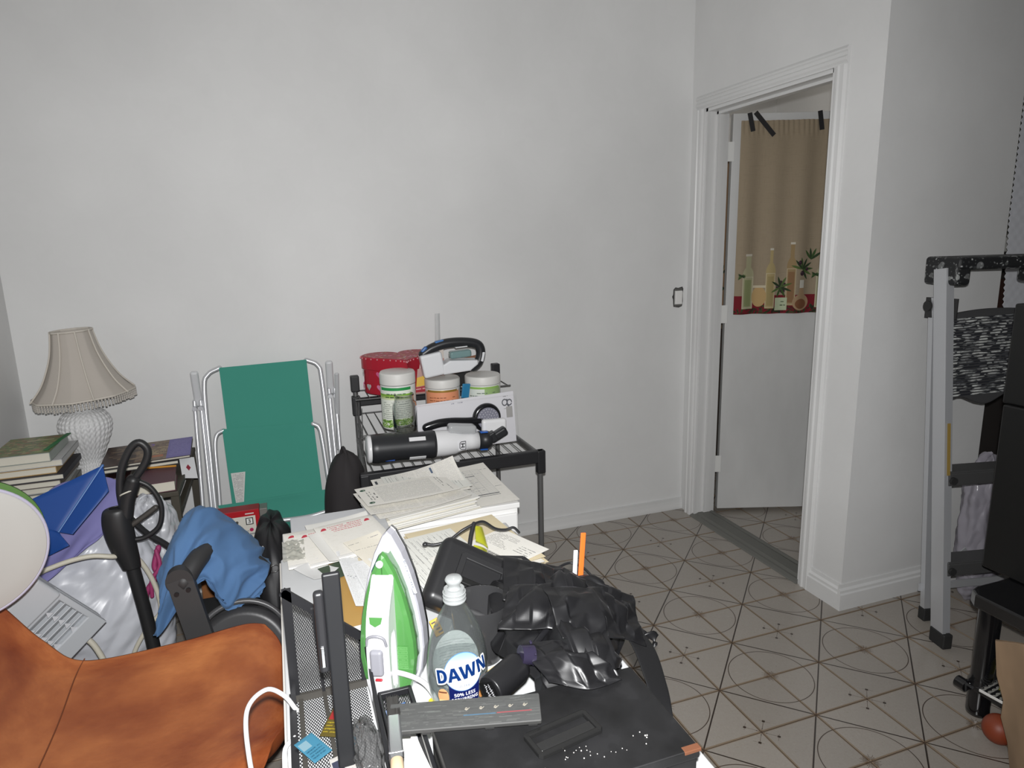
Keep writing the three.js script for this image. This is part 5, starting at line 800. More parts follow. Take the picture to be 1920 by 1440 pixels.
// orange leather chair in the foreground
{
  const t = thing('leather_chair', 'orange brown leather shell chair in the lower left foreground', 'chair', [-1.56, 0, 0.2]);
  const leather = mat([1, 1, 1], 0.42, { map: noiseTex(512, (v, u, w) => { const k = v * 1.2; return [154 + k * 44, 84 + k * 40, 44 + k * 26]; }, { scale: 5, octaves: 6, z: 12, repeat: [1.4, 1] }), bumpMap: noiseTex(256, (v) => grey(128 + v * 110), { scale: 40, raw: true, octaves: 3, z: 21, repeat: [2, 2] }), bumpScale: 0.0006, clearcoat: 0.12, clearcoatRoughness: 0.4 });
  const R = [
    [[-2.02, 0.80, -0.12], [-1.915, 0.675, -0.10], [-1.83, 0.565, -0.075], [-1.745, 0.502, -0.055], [-1.55, 0.500, -0.058], [-1.40, 0.512, -0.062], [-1.345, 0.512, -0.045]],
    [[-2.055, 0.79, -0.05], [-1.945, 0.655, -0.03], [-1.855, 0.55, -0.01], [-1.755, 0.488, 0.0], [-1.55, 0.484, 0.0], [-1.385, 0.496, 0.0], [-1.312, 0.492, 0.02]],
    [[-2.075, 0.79, 0.12], [-1.965, 0.645, 0.13], [-1.865, 0.535, 0.135], [-1.755, 0.473, 0.14], [-1.55, 0.468, 0.14], [-1.37, 0.476, 0.14], [-1.293, 0.46, 0.14]],
    [[-2.075, 0.79, 0.3], [-1.965, 0.645, 0.3], [-1.865, 0.535, 0.29], [-1.755, 0.473, 0.29], [-1.55, 0.470, 0.30], [-1.375, 0.478, 0.29], [-1.298, 0.462, 0.27]],
    [[-2.06, 0.79, 0.46], [-1.95, 0.65, 0.44], [-1.85, 0.545, 0.42], [-1.75, 0.488, 0.41], [-1.55, 0.484, 0.42], [-1.41, 0.486, 0.40], [-1.335, 0.475, 0.36]],
    [[-2.04, 0.79, 0.50], [-1.93, 0.655, 0.48], [-1.84, 0.55, 0.465], [-1.745, 0.488, 0.455], [-1.55, 0.478, 0.46], [-1.43, 0.476, 0.44], [-1.362, 0.465, 0.40]]];
  const f = net(R);
  wpart('seat_shell', sheet(f, 90, 70, 0.032, { round: true, uvs: [1, 1] }), leather, t);
  const seam = []; for (let k = 0; k <= 20; k++) { const p = f(0.5, 0.02 + k / 20 * 0.95); seam.push([p[0], p[1] + 0.0165, p[2]]); }
  wpart('seam', [tube(seam, 0.0016, 60, 6)], mat([0.16, 0.045, 0.015], 0.6), t);
  for (const [x, z] of [[-1.74, 0.0], [-1.42, 0.0], [-1.74, 0.40], [-1.42, 0.40]]) wpart('leg', [bar([x, 0, z], [-1.58 + (x + 1.58) * 0.6, 0.462, 0.2 + (z - 0.2) * 0.6], 0.011)], blackMetal, t);
  wpart('under_frame', [rspan(-1.69, -1.47, 0.44, 0.458, 0.06, 0.34, 0.004)], blackMetal, t);
}
// cream disc-shaped lamp at the left edge
{
  const t = thing('floor_lamp', 'floor lamp with round cream disc shade at the left edge', 'lamp', [-1.955, 0, 0.02]);
  const c = V(-1.868, 0.868, 0.10), dir = EYE.clone().sub(c).setY(0).normalize();
  const s = new THREE.Group(); s.name = 'disc_shade'; s.position.set(c.x + 1.955, c.y, c.z - 0.02); s.rotation.set(0.05, Math.atan2(dir.x, dir.z) + 0.1, 0, 'YXZ'); t.add(s);
  part('face', [tf(lathe([[0, 0.006], [0.10, 0.005], [0.134, 0.002], [0.138, -0.002], [0.134, -0.007], [0.06, -0.03], [0, -0.035]], 72), undefined, [Math.PI / 2, 0, 0])], mat([0.44, 0.43, 0.405], 0.6), s);
  part('rim_band', [tf(new THREE.TorusGeometry(0.1385, 0.0035, 10, 80), [0, 0, -0.003])], mat([0.42, 0.40, 0.50], 0.5), s);
  part('green_backing', [tf(lathe([[0.09, 0], [0.137, 0.0], [0.139, -0.006], [0.09, -0.01]], 60), [0.004, 0.012, -0.018], [Math.PI / 2, 0, 0])], mat([0.07, 0.16, 0.03], 0.6), s);
  part('pole', [cyl(0.011, 0.011, 0.86, [-0.0, 0.43, 0], undefined, 14), bar([0, 0.85, 0], [c.x + 1.955, c.y, c.z - 0.045], 0.009)], mat([0.5, 0.49, 0.47], 0.5), t);
  part('foot', [lathe([[0, 0.02], [0.03, 0.02], [0.09, 0.012], [0.095, 0], [0, 0]], 40)], mat([0.5, 0.49, 0.47], 0.5), t);
}
// open blue tray on top of the bags
{
  const t = thing('blue_tray', 'bright blue open plastic tray propped on the bags', 'tray', [-1.87, 0.60, -0.47]);
  const bl = mat([0.004, 0.05, 0.24], 0.5), A = [-1.945, 0.775, -0.50], B = [-1.762, 0.843, -0.53], Cc = [-1.873, 0.69, -0.45], D = [-1.942, 0.72, -0.47], E2 = [-1.745, 0.78, -0.48], F = [-1.835, 0.685, -0.43], G = [-1.925, 0.622, -0.43], H = [-1.842, 0.662, -0.41];
  const Q = (a, b, c, d) => sheet((u, v) => [0, 1, 2].map((i) => (a[i] * (1 - u) + b[i] * u) * (1 - v) + (d[i] * (1 - u) + c[i] * u) * v), 6, 6, 0.005);
  wpart('tray_wall', Q(A, B, Cc, D), bl, t); wpart('tray_wall', Q(B, E2, F, Cc), bl, t); wpart('tray_floor', Q(D, Cc, H, G), bl, t);
  wpart('rim', [tube([B, Cc], 0.004, 10, 8)], mat([0.05, 0.14, 0.36], 0.4), t);  // lighter blue carries the highlight along this edge in its colour
}
// bags
function blob(c, r, k, sq = 1) { return sheet((u, v) => { const a = u * Math.PI * 2, b = v * Math.PI, s = Math.pow(Math.max(0, Math.sin(b)), sq); return [c[0] + r[0] * Math.cos(a) * s, c[1] + r[1] * Math.cos(b), c[2] + r[2] * Math.sin(a) * s]; }, 130, 100, 0.001, { wob: k }); }
solo('plastic_sack', 'big white translucent plastic sack stuffed full under blue tray', 'sack', blob([-1.85, 0.33, -0.62], [0.20, 0.315, 0.15], (u, v) => { const a = u * 6.283, c = Math.cos(a), s = Math.sin(a); return 0.02 * nz(c * 2, v * 5, s * 2) + 0.016 * Math.abs(nz(c * 2.2, v * 11 + c * 2, s * 2.2)) + 0.007 * Math.abs(nz(c * 4 + v * 6, v * 26 + c * 3, s * 4)); }, 0.75), mat([0.56, 0.575, 0.62], 0.34, { clearcoat: 0.35, clearcoatRoughness: 0.3 }));
solo('plastic_sack', 'white plastic sack knot bulging beside the spray gun', 'sack', blob([-1.70, 0.50, -0.73], [0.08, 0.165, 0.085], (u, v) => { const a = u * 6.283, c = Math.cos(a), s = Math.sin(a); return 0.014 * nz(c * 2 + 4, v * 6, s * 2) + 0.010 * Math.abs(nz(c * 3, v * 12 + 5, s * 3)); }, 0.8), mat([0.50, 0.51, 0.54], 0.35, { clearcoat: 0.4 }));
solo('lilac_cloth', 'lilac fabric draped over the white sack', 'cloth', sheet(net([[[-2.030, 0.618, -0.690], [-1.950, 0.738, -0.690], [-1.860, 0.763, -0.690], [-1.760, 0.768, -0.630], [-1.735, 0.718, -0.590]], [[-2.030, 0.588, -0.550], [-1.950, 0.663, -0.550], [-1.860, 0.688, -0.550], [-1.785, 0.708, -0.550], [-1.745, 0.683, -0.545]], [[-2.020, 0.508, -0.450], [-1.955, 0.583, -0.470], [-1.885, 0.613, -0.470], [-1.810, 0.648, -0.490], [-1.765, 0.658, -0.510]], [[-2.015, 0.418, -0.400], [-1.965, 0.518, -0.415], [-1.910, 0.563, -0.425], [-1.840, 0.613, -0.450], [-1.790, 0.643, -0.480]]]), 60, 50, 0.003, { wob: (u, v) => 0.006 * nz(u * 6, v * 4, 3) }), mat([0.20, 0.19, 0.42], 0.7));
// spray gun and hoses
{
  const t = thing('spray_gun', 'black pressure washer gun with trigger guard standing upright', 'spray gun', [-1.682, 0, -0.42]);
  const bk = mat([0.016, 0.016, 0.017], 0.45);
  wpart('gun_body', sheet((u, v) => { const a = u * Math.PI * 2, P = [[-1.718, 0.748, -0.42, 0.02], [-1.722, 0.738, -0.42, 0.032], [-1.722, 0.69, -0.42, 0.037], [-1.716, 0.63, -0.42, 0.033], [-1.708, 0.59, -0.42, 0.027], [-1.704, 0.565, -0.42, 0.023]]; const p = crv(P.map((q) => q.slice(0, 3)), v), r = crv(P.map((q) => [q[3], 0, 0]), v)[0]; return [p[0] + Math.cos(a) * r, p[1], p[2] + Math.sin(a) * r * 0.8]; }, 30, 24, 0.003), bk, t);
  wpart('lance', [tube([[-1.704, 0.59, -0.42], [-1.695, 0.5, -0.42], [-1.685, 0.39, -0.42], [-1.678, 0.27, -0.42], [-1.676, 0.02, -0.42]], 0.0185, 40, 16)], bk, t);
  wpart('upper_grip', [tube([[-1.70, 0.72, -0.42], [-1.688, 0.77, -0.42], [-1.668, 0.82, -0.42]], 0.02, 20, 12)], bk, t);
  wpart('hose_loop', [tube([[-1.668, 0.82, -0.42], [-1.632, 0.868, -0.42], [-1.622, 0.905, -0.42], [-1.64, 0.928, -0.42], [-1.664, 0.912, -0.42], [-1.69, 0.862, -0.42], [-1.703, 0.80, -0.42], [-1.702, 0.745, -0.42]], 0.0105, 70, 12)], bk, t);
  wpart('trigger_guard', [tube([[-1.668, 0.825, -0.42], [-1.632, 0.80, -0.42], [-1.612, 0.76, -0.42], [-1.608, 0.72, -0.42], [-1.622, 0.675, -0.42], [-1.66, 0.65, -0.42], [-1.692, 0.648, -0.42]], 0.007, 60, 10)], bk, t);
  wpart('trigger', [tube([[-1.695, 0.688, -0.42], [-1.655, 0.712, -0.42], [-1.622, 0.734, -0.42]], 0.008, 20, 10)], mat([0.05, 0.045, 0.04], 0.5), t);
  wpart('hose_tie', [tf(new THREE.TorusGeometry(0.022, 0.0022, 8, 30), [-1.683, 0.788, -0.42], [1.2, 0.3, 0])], mat([0.6, 0.58, 0.5], 0.5), t);
  wpart('strap', [tube([[-1.695, 0.715, -0.43], [-1.66, 0.65, -0.45], [-1.605, 0.58, -0.47], [-1.59, 0.5, -0.48]], 0.009, 30, 8)], bk, t);
}
const beige = mat([0.55, 0.52, 0.43], 0.5);
solo('beige_hose', 'beige hose arching over the white sack', 'hose', [tube([[-1.98, 0.50, -0.36], [-1.93, 0.595, -0.37], [-1.87, 0.622, -0.38], [-1.795, 0.63, -0.39], [-1.74, 0.615, -0.40], [-1.70, 0.59, -0.445], [-1.665, 0.5, -0.46], [-1.655, 0.40, -0.46], [-1.69, 0.36, -0.45], [-1.735, 0.29, -0.44], [-1.76, 0.2, -0.44], [-1.75, 0.008, -0.44]], 0.0068, 110, 10)], beige);
solo('beige_hose', 'beige hose end beside the white louvred grille', 'hose', [tube([[-1.83, 0.46, -0.28], [-1.80, 0.445, -0.28], [-1.78, 0.405, -0.28], [-1.768, 0.345, -0.28], [-1.765, 0.2, -0.28], [-1.75, 0.008, -0.28]], 0.0075, 50, 10)], beige);
// white louvred grille behind the leather chair
{
  const t = thing('louvre_grille', 'white plastic air louvre grille behind the leather chair', 'grille', [-1.832, 0.538, -0.205]);
  const X = V(0.723, 0.572, -0.387).normalize(), Y = V(-0.401, 0.806, 0.435); Y.addScaledVector(X, -Y.dot(X)).normalize();
  t.quaternion.setFromRotationMatrix(new THREE.Matrix4().makeBasis(X, Y, new THREE.Vector3().crossVectors(X, Y)));
  const w = mat([0.50, 0.52, 0.545], 0.45), f = mat([0.62, 0.63, 0.66], 0.4);
  part('housing', [rbox(0.26, 0.085, 0.05, 0.01, [-0.07, 0.105, -0.015]), rbox(0.26, 0.26, 0.03, 0.008, [-0.07, 0.02, -0.045])], w, t);
  part('frame', [extrude(shape([[-0.2, -0.10], [0.06, -0.10], [0.06, 0.07], [-0.2, 0.07]]), 0.014, 0.003, 0, [shape([[-0.18, -0.045], [-0.18, 0.055], [0.045, 0.055], [0.045, -0.045]])])], w, t, [0, 0, -0.012]);
  for (let k = 0; k < 5; k++) part('louvre', [rbox(0.228, 0.018, 0.003, 0.001, [-0.068, -0.036 + k * 0.021, -0.006], [0.6, 0, 0])], w, t);
  for (const x of [-0.15, -0.1, -0.05, 0.0]) for (let k = 0; k < 5; k++) part('fin', [tf(extrude([[0, 0], [0.016, 0], [0.008, 0.016]], 0.002, 0), [x, -0.045 + k * 0.021, 0.0])], f, t);
  part('display', [rbox(0.026, 0.03, 0.002, 0.001, [0.03, -0.075, 0.0035])], mat([0.01, 0.01, 0.012], 0.2), t);
  part('clip', [rbox(0.018, 0.026, 0.016, 0.003, [0.05, 0.155, 0.0])], f, t); part('clip', [rbox(0.018, 0.026, 0.016, 0.003, [0.02, 0.155, 0.0])], f, t);
}
// black folding exercise frame with a blue shirt thrown over it
{
  const t = thing('exercise_frame', 'black metal exercise machine frame behind the leather chair', 'machine', [-1.46, 0, -0.28]);
  const bk = mat([0.03, 0.03, 0.031], 0.55);
  wpart('upper_tube', [tube([[-1.49, 0.655, -0.245], [-1.51, 0.645, -0.20], [-1.535, 0.618, -0.165]], 0.026, 20, 16)], bk, t);
  const arm = strip([-1.542, 0.63, -0.16], [-1.492, 0.36, -0.14], 0.06, 0.03, [0, 0.2, 1]);
  wpart('swing_arm', [arm, tf(new THREE.CylinderGeometry(0.032, 0.032, 0.03, 24), [-1.543, 0.627, -0.16], [Math.PI / 2, 0, 0])], bk, t);
  wpart('bolt', [cyl(0.006, 0.006, 0.008, [-1.552, 0.595, -0.142], [Math.PI / 2, 0, 0], 10)], blackMetal, t); wpart('bolt', [cyl(0.006, 0.006, 0.008, [-1.524, 0.602, -0.142], [Math.PI / 2, 0, 0], 10)], blackMetal, t);
  wpart('post', [rspan(-1.455, -1.375, 0.02, 0.53, -0.345, -0.29, 0.008)], bk, t);
  wpart('cross_tube', [tube([[-1.53, 0.625, -0.3], [-1.45, 0.60, -0.33], [-1.385, 0.56, -0.33], [-1.36, 0.535, -0.33]], 0.03, 30, 14)], bk, t);
  wpart('flywheel', [tf(lathe([[0, -0.03], [0.11, -0.03], [0.13, -0.024], [0.135, 0], [0.13, 0.024], [0.11, 0.03], [0.03, 0.02], [0, 0.02]], 60), [-1.42, 0.352, -0.2], [1.2, 0, 0.1])], mat([0.035, 0.035, 0.037], 0.4), t);
  wpart('flywheel_ring', [tf(new THREE.TorusGeometry(0.126, 0.008, 10, 60), [-1.42, 0.378, -0.192], [-0.37, 0, 0.1])], mat([0.07, 0.07, 0.073], 0.35), t);
  wpart('base_tube', [rspan(-1.62, -1.34, 0.0, 0.05, -0.31, -0.25, 0.01)], bk, t);
  wpart('base_tube', [rspan(-1.54, -1.48, 0.04, 0.36, -0.26, -0.21, 0.008)], bk, t);
}
solo('blue_shirt', 'blue cotton shirt thrown over the exercise machine', 'shirt', sheet(net([
  [[-1.60, 0.60, -0.42], [-1.54, 0.69, -0.42], [-1.48, 0.71, -0.42], [-1.415, 0.64, -0.42], [-1.36, 0.57, -0.42], [-1.345, 0.53, -0.40]],
  [[-1.605, 0.61, -0.32], [-1.545, 0.715, -0.33], [-1.485, 0.735, -0.34], [-1.415, 0.665, -0.34], [-1.355, 0.588, -0.34], [-1.338, 0.535, -0.33]],
  [[-1.61, 0.585, -0.26], [-1.555, 0.68, -0.25], [-1.49, 0.70, -0.25], [-1.43, 0.632, -0.26], [-1.367, 0.572, -0.275], [-1.342, 0.53, -0.28]],
  [[-1.612, 0.52, -0.235], [-1.565, 0.622, -0.215], [-1.50, 0.632, -0.215], [-1.445, 0.58, -0.225], [-1.385, 0.54, -0.25], [-1.35, 0.515, -0.265]],
  [[-1.625, 0.46, -0.24], [-1.595, 0.53, -0.225], [-1.50, 0.60, -0.205], [-1.455, 0.505, -0.22], [-1.405, 0.495, -0.245], [-1.362, 0.50, -0.26]],
  [[-1.635, 0.44, -0.25], [-1.612, 0.45, -0.235], [-1.495, 0.597, -0.208], [-1.455, 0.485, -0.222], [-1.41, 0.483, -0.246], [-1.368, 0.49, -0.26]]]), 80, 80, 0.004, { wob: (u, v) => 0.020 * (Math.abs(nz(u * 6 + v * 3, v * 2.0 - u, 7)) * 1.7 - 0.35) + 0.007 * Math.abs(nz(u * 13 + v * 4, v * 5, 2)) }), mat([0.075, 0.165, 0.33], 0.9, { sheen: 0.3, sheenColor: lin(0.3, 0.4, 0.5) }));
{ // boxed toy set
  const t = thing('toy_box', 'red and white window box of toys standing behind the blue shirt', 'box', [-1.49, 0.27, -0.93]);
  const art = canvasTex(512, 256, (x) => { x.fillStyle = '#b01c26'; x.fillRect(0, 0, 512, 256); x.fillStyle = '#d6d2c8'; x.fillRect(0, 50, 480, 206); x.fillStyle = '#d8d8d4'; x.fillRect(400, 24, 70, 10); x.fillStyle = '#222'; x.fillRect(400, 66, 60, 62); x.fillStyle = '#e8e8e4'; x.fillRect(407, 73, 46, 48); x.fillStyle = '#222'; x.font = 'bold 44px sans-serif'; x.fillText('3', 417, 113); x.fillStyle = '#4a4a44'; for (const c of [[240, 110], [290, 100], [330, 96]]) { x.beginPath(); x.arc(c[0], c[1], 12, 0, 7); x.fill(); x.fillRect(c[0] - 8, c[1] + 8, 16, 46); x.fillRect(c[0] - 14, c[1] + 50, 8, 30); x.fillRect(c[0] + 6, c[1] + 50, 8, 30); } x.fillStyle = '#b02a56'; x.beginPath(); x.arc(440, 176, 16, 0, 7); x.fill(); scribble(x, 360, 180, 420, 6, '#888'); scribble(x, 360, 206, 470, 16, '#999'); scribble(x, 20, 80, 200, 16, '#a44'); });
  part('carton', [rbox(0.225, 0.225, 0.06, 0.003, [0, 0.1125, -0.031])], mat([0.32, 0.02, 0.028], 0.45), t);
  part('front_print', sheet((u, v) => [(u - 0.5) * 0.222, 0.224 - v * 0.112, 0.0004], 2, 2, 0.0006), mat([1, 1, 1], 0.35, { map: art }), t);
  part('window_side', [rbox(0.028, 0.222, 0.058, 0.003, [0.127, 0.112, -0.031])], mat([0.45, 0.43, 0.40], 0.15, { transmission: 0.6, thickness: 0 }), t);
}
solo('brown_carton', 'brown cardboard carton carrying the red toy box', 'carton', [rspan(-1.60, -1.37, 0, 0.27, -1.00, -0.90, 0.003)], mat([0.26, 0.10, 0.03], 0.8));
{
  const t = thing('black_duffel', 'black duffel bag squeezed between chair and white table', 'bag', [-1.325, 0, -0.62]);
  wpart('bag_body', blob([-1.33, 0.26, -0.62], [0.075, 0.30, 0.24], (u, v) => 0.012 * nz(Math.cos(u * 6.28) * 2, v * 5, Math.sin(u * 6.28) * 2), 0.5), mat([0.014, 0.014, 0.016], 0.5), t);
  wpart('zip_pull', [tf(new THREE.TorusGeometry(0.014, 0.002, 8, 24), [-1.325, 0.50, -0.395], [0.3, 0.2, 0])], mat([0.2, 0.2, 0.2], 0.4, { metalness: 0.7 }), t);
  wpart('white_tag', [rbox(0.02, 0.005, 0.012, 0.001, [-1.36, 0.545, -0.45], [0, 0.3, 0.4])], plainPaper, t);
}
solo('pink_folder', 'deep pink folder edge between duffel and white table', 'folder', [rspan(-1.297, -1.288, 0, 0.56, -0.36, -0.15, 0.002)], mat([0.30, 0.01, 0.06], 0.5));
solo('pink_rope', 'pink braided rope hanging beside the white sack', 'rope', [tube([[-1.645, 0.58, -0.5], [-1.66, 0.53, -0.49], [-1.655, 0.5, -0.485], [-1.685, 0.46, -0.48], [-1.695, 0.42, -0.48]], 0.008, 40, 8), tube([[-1.65, 0.575, -0.49], [-1.645, 0.53, -0.48], [-1.67, 0.49, -0.475], [-1.675, 0.44, -0.475]], 0.006, 40, 8)], mat([0.30, 0.03, 0.12], 0.6));
solo('black_suitcase', 'black suitcase lying behind the exercise machine', 'suitcase', [rbox(0.19, 0.30, 0.2, 0.03, [-1.515, 0.151, -0.60], undefined, 3)], mat([0.012, 0.012, 0.014], 0.6));

// ---------- doorway: curtain, tape, kitchen ----------
const onDoor = (x, y, z) => { const v = V(x, y, z).applyAxisAngle(V(0, 1, 0), door.rotation.y).add(door.position); return [v.x, v.y, v.z]; };
const curtainArt = canvasTex(1024, 1400, (x, W, H) => {
  x.fillStyle = '#a89880'; x.fillRect(0, 0, W, H);
  for (let k = 0; k < 9000; k++) { x.fillStyle = rnd() < 0.5 ? `rgba(190,172,146,${rnd(0.03, 0.12)})` : `rgba(110,96,76,${rnd(0.03, 0.12)})`; if (rnd() < 0.5) x.fillRect(rnd(0, W), rnd(0, H), rnd(10, 60), 2); else x.fillRect(rnd(0, W), rnd(0, H), 2, rnd(10, 60)); }
  x.fillStyle = '#7e1424'; x.fillRect(0, H - 140, W, 140);
  for (let k = 0; k < 150; k++) { x.fillStyle = ['#30381f', '#43502c', '#58201e', '#252a18'][k % 4]; x.beginPath(); x.ellipse(rnd(0, W), H - rnd(0, 60), rnd(6, 26), rnd(3, 9), rnd(0, 3), 0, 7); x.fill(); }
  const olive = (cx, cy, r) => { x.fillStyle = '#3c2230'; x.beginPath(); x.ellipse(cx, cy, r, r * 1.15, 0.3, 0, 7); x.fill(); x.fillStyle = 'rgba(190,160,170,.5)'; x.beginPath(); x.arc(cx - r * 0.3, cy - r * 0.3, r * 0.25, 0, 7); x.fill(); };
  const leaf = (cx, cy, a, l) => { x.save(); x.translate(cx, cy); x.rotate(a); x.fillStyle = ['#3f5a2c', '#58703a', '#2d4224'][Math.floor(rnd(0, 3))]; x.beginPath(); x.moveTo(0, 0); x.quadraticCurveTo(l / 2, -l * 0.2, l, 0); x.quadraticCurveTo(l / 2, l * 0.2, 0, 0); x.fill(); x.restore(); };
  const bottle = (cx, b, w, h, neck, col, inner) => { x.fillStyle = col; x.beginPath(); x.moveTo(cx - w / 2, b); x.lineTo(cx - w / 2, b - h * 0.62); x.quadraticCurveTo(cx - w / 2, b - h * 0.72, cx - neck / 2, b - h * 0.78); x.lineTo(cx - neck / 2, b - h); x.lineTo(cx + neck / 2, b - h); x.lineTo(cx + neck / 2, b - h * 0.78); x.quadraticCurveTo(cx + w / 2, b - h * 0.72, cx + w / 2, b - h * 0.62); x.lineTo(cx + w / 2, b); x.fill(); x.fillStyle = inner; x.fillRect(cx - w * 0.32, b - h * 0.55, w * 0.64, h * 0.5); x.strokeStyle = 'rgba(236,228,206,.6)'; x.lineWidth = 4; x.strokeRect(cx - w / 2 + 3, b - h * 0.6, w - 6, h * 0.58); x.fillStyle = '#d9d2c2'; x.fillRect(cx - neck * 0.6, b - h - 12, neck * 1.2, 16); };
  for (const o of [0, 560]) {
    bottle(100 + o, H - 40, 92, 400, 44, '#b9b592', '#98a070'); bottle(268 + o, H - 40, 70, 440, 22, '#bba878', '#ab9a6a'); bottle(420 + o, H - 60, 64, 460, 26, '#a58c64', '#94704e');
    x.fillStyle = '#c9a874'; x.beginPath(); x.ellipse(190 + o, H - 130, 52, 76, 0, 0, 7); x.fill(); x.fillStyle = '#d8ccb0'; x.fillRect(146 + o, H - 216, 88, 18);
    x.fillStyle = '#b49674'; x.beginPath(); x.ellipse(500 + o, H - 82, 66, 62, 0, 0, 7); x.fill(); x.beginPath(); x.moveTo(470 + o, H - 110); x.lineTo(492 + o, H - 220); x.lineTo(512 + o, H - 220); x.lineTo(534 + o, H - 110); x.fill(); x.fillStyle = '#8a5a3c'; x.beginPath(); x.ellipse(500 + o, H - 70, 46, 38, 0, 0, 7); x.fill(); x.fillStyle = '#e0dccf'; x.fillRect(484 + o, H - 250, 36, 60);
    x.fillStyle = '#c5d0ae'; x.fillRect(310 + o, H - 120, 90, 96); x.fillStyle = '#6a7a58'; scribble(x, 322 + o, H - 92, 390 + o, 9, '#5c6a50'); scribble(x, 322 + o, H - 66, 390 + o, 9, '#5c6a50');
    for (const [ax, ay] of [[350, -230], [330, -200], [372, -215], [356, -180], [366, -170]]) olive(ax + o, H + ay, 16); for (let k = 0; k < 8; k++) leaf(350 + o, H - 200, -2.6 + k * 0.75, 84);
    for (let k = 0; k < 8; k++) leaf(500 + o, H - 330, -2.8 + k * 0.55, 90); olive(478 + o, H - 380, 14); olive(500 + o, H - 300, 16); olive(540 + o, H - 330, 12); for (let k = 0; k < 4; k++) leaf(570 + o, H - 400, -2.2 + k * 0.5, 90);
    for (let k = 0; k < 5; k++) leaf(20 + o, H - 260 - k * 12, -0.8 + k * 0.35, 62);
  }
});
function curtain(w, h, amp) { return sheet((u, v) => [u * w, h * (1 - v), amp * (0.35 + 0.65 * v) * (Math.sin(u * 31) + 0.6 * Math.sin(u * 17 + 1)) * 0.5 + (v < 0.06 ? 0.003 * Math.sin(u * 180) : 0)], 120, 40, 0.0015); }
{
  const o = solo('valance_curtain', 'tan linen curtain printed with oil bottles hung on the door', 'curtain', curtain(0.68, 0.915, 0.02), mat([0.78, 0.78, 0.78], 0.9, { map: curtainArt }), onDoor(0.052, 1.06, 0.02)); o.rotation.y = door.rotation.y;
  const tape = (label, a, b) => { const g = strip([a[0], a[1], 0.0], [b[0], b[1], 0.0], 0.022, 0.0012, [0, 0, 1]); const m = solo('tape_strip', label, 'tape', [g], mat([0.012, 0.011, 0.012], 0.5), onDoor(0, 0, 0.034), undefined, 'black tape strips on the curtain'); m.rotation.y = door.rotation.y; };
  tape('leftmost short black tape strip holding the curtain', [0.085, 2.008], [0.105, 1.925]); tape('long slanted black tape strip at the curtain top', [0.112, 2.01], [0.205, 1.905]); tape('rightmost black tape strip at the curtain top', [0.415, 2.01], [0.43, 1.925]);
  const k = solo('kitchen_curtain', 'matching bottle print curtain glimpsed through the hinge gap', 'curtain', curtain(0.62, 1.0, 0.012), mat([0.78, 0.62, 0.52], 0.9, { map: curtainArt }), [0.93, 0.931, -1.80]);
  const c = thing('kitchen_cabinet', 'dark kitchen cabinet glimpsed through the hinge gap', 'cabinet', [1.25, 0, -1.98]);
  part('cabinet_body', [rspan(-0.36, 0.4, 0, 0.9, -0.2, 0.2, 0.004)], mat([0.05, 0.038, 0.03], 0.6), c); part('counter_top', [rspan(-0.38, 0.42, 0.9, 0.93, -0.2, 0.22, 0.004)], mat([0.16, 0.13, 0.09], 0.5), c); part('cabinet_door', [rspan(-0.33, 0.01, 0.06, 0.87, 0.2, 0.212, 0.003)], mat([0.06, 0.045, 0.035], 0.6), c);
}
{ // lace curtain in the kitchen opening at the far right
  const pts = [[0.6, 1.98], [0.012, 1.98]]; for (let k = 0; k < 46; k++) { const y = 1.97 - k * 0.024; pts.push([0.0 + 0.05 * Math.min(1, Math.max(0, (1.5 - y) / 0.6)), y], [0.011 + 0.05 * Math.min(1, Math.max(0, (1.5 - y) / 0.6)), y - 0.012]); } pts.push([0.06, 0.85], [0.6, 0.85]);
  solo('lace_curtain', 'white lace curtain with scalloped edge in the right opening', 'curtain', [tf(extrude(pts, 0.0015, 0), [1.648, 0, -0.41])], mat([0.70, 0.71, 0.75], 0.9, { bumpMap: noiseTex(128, (v, u, w) => grey(128 + 90 * Math.sin(u * 120) * Math.sin(w * 120)), { raw: true, octaves: 1 }), bumpScale: 0.002 }));
  const s = thing('wall_unit', 'white ledge above dark shelf unit behind the lace curtain', 'shelf', [1.95, 0, -0.68]);
  part('ledge', [rspan(-0.42, 0.55, 1.345, 1.41, -0.1, 0.1, 0.004)], mat([0.55, 0.55, 0.52], 0.5), s); part('unit_body', [rspan(-0.40, 0.53, 0, 1.345, -0.1, 0.08, 0.004)], mat([0.035, 0.03, 0.028], 0.6), s); part('red_panel', [rspan(-0.3, 0.3, 1.02, 1.22, 0.08, 0.09, 0.002)], mat([0.05, 0.02, 0.014], 0.7), s);
  part('shaded_wall_panel', [rspan(-0.42, 0.55, 1.41, 2.2, -0.1, -0.085, 0.002)], mat([0.22, 0.215, 0.19], 0.7), s);  // grey sheet for the kitchen wall, its shadow put into the colour
}
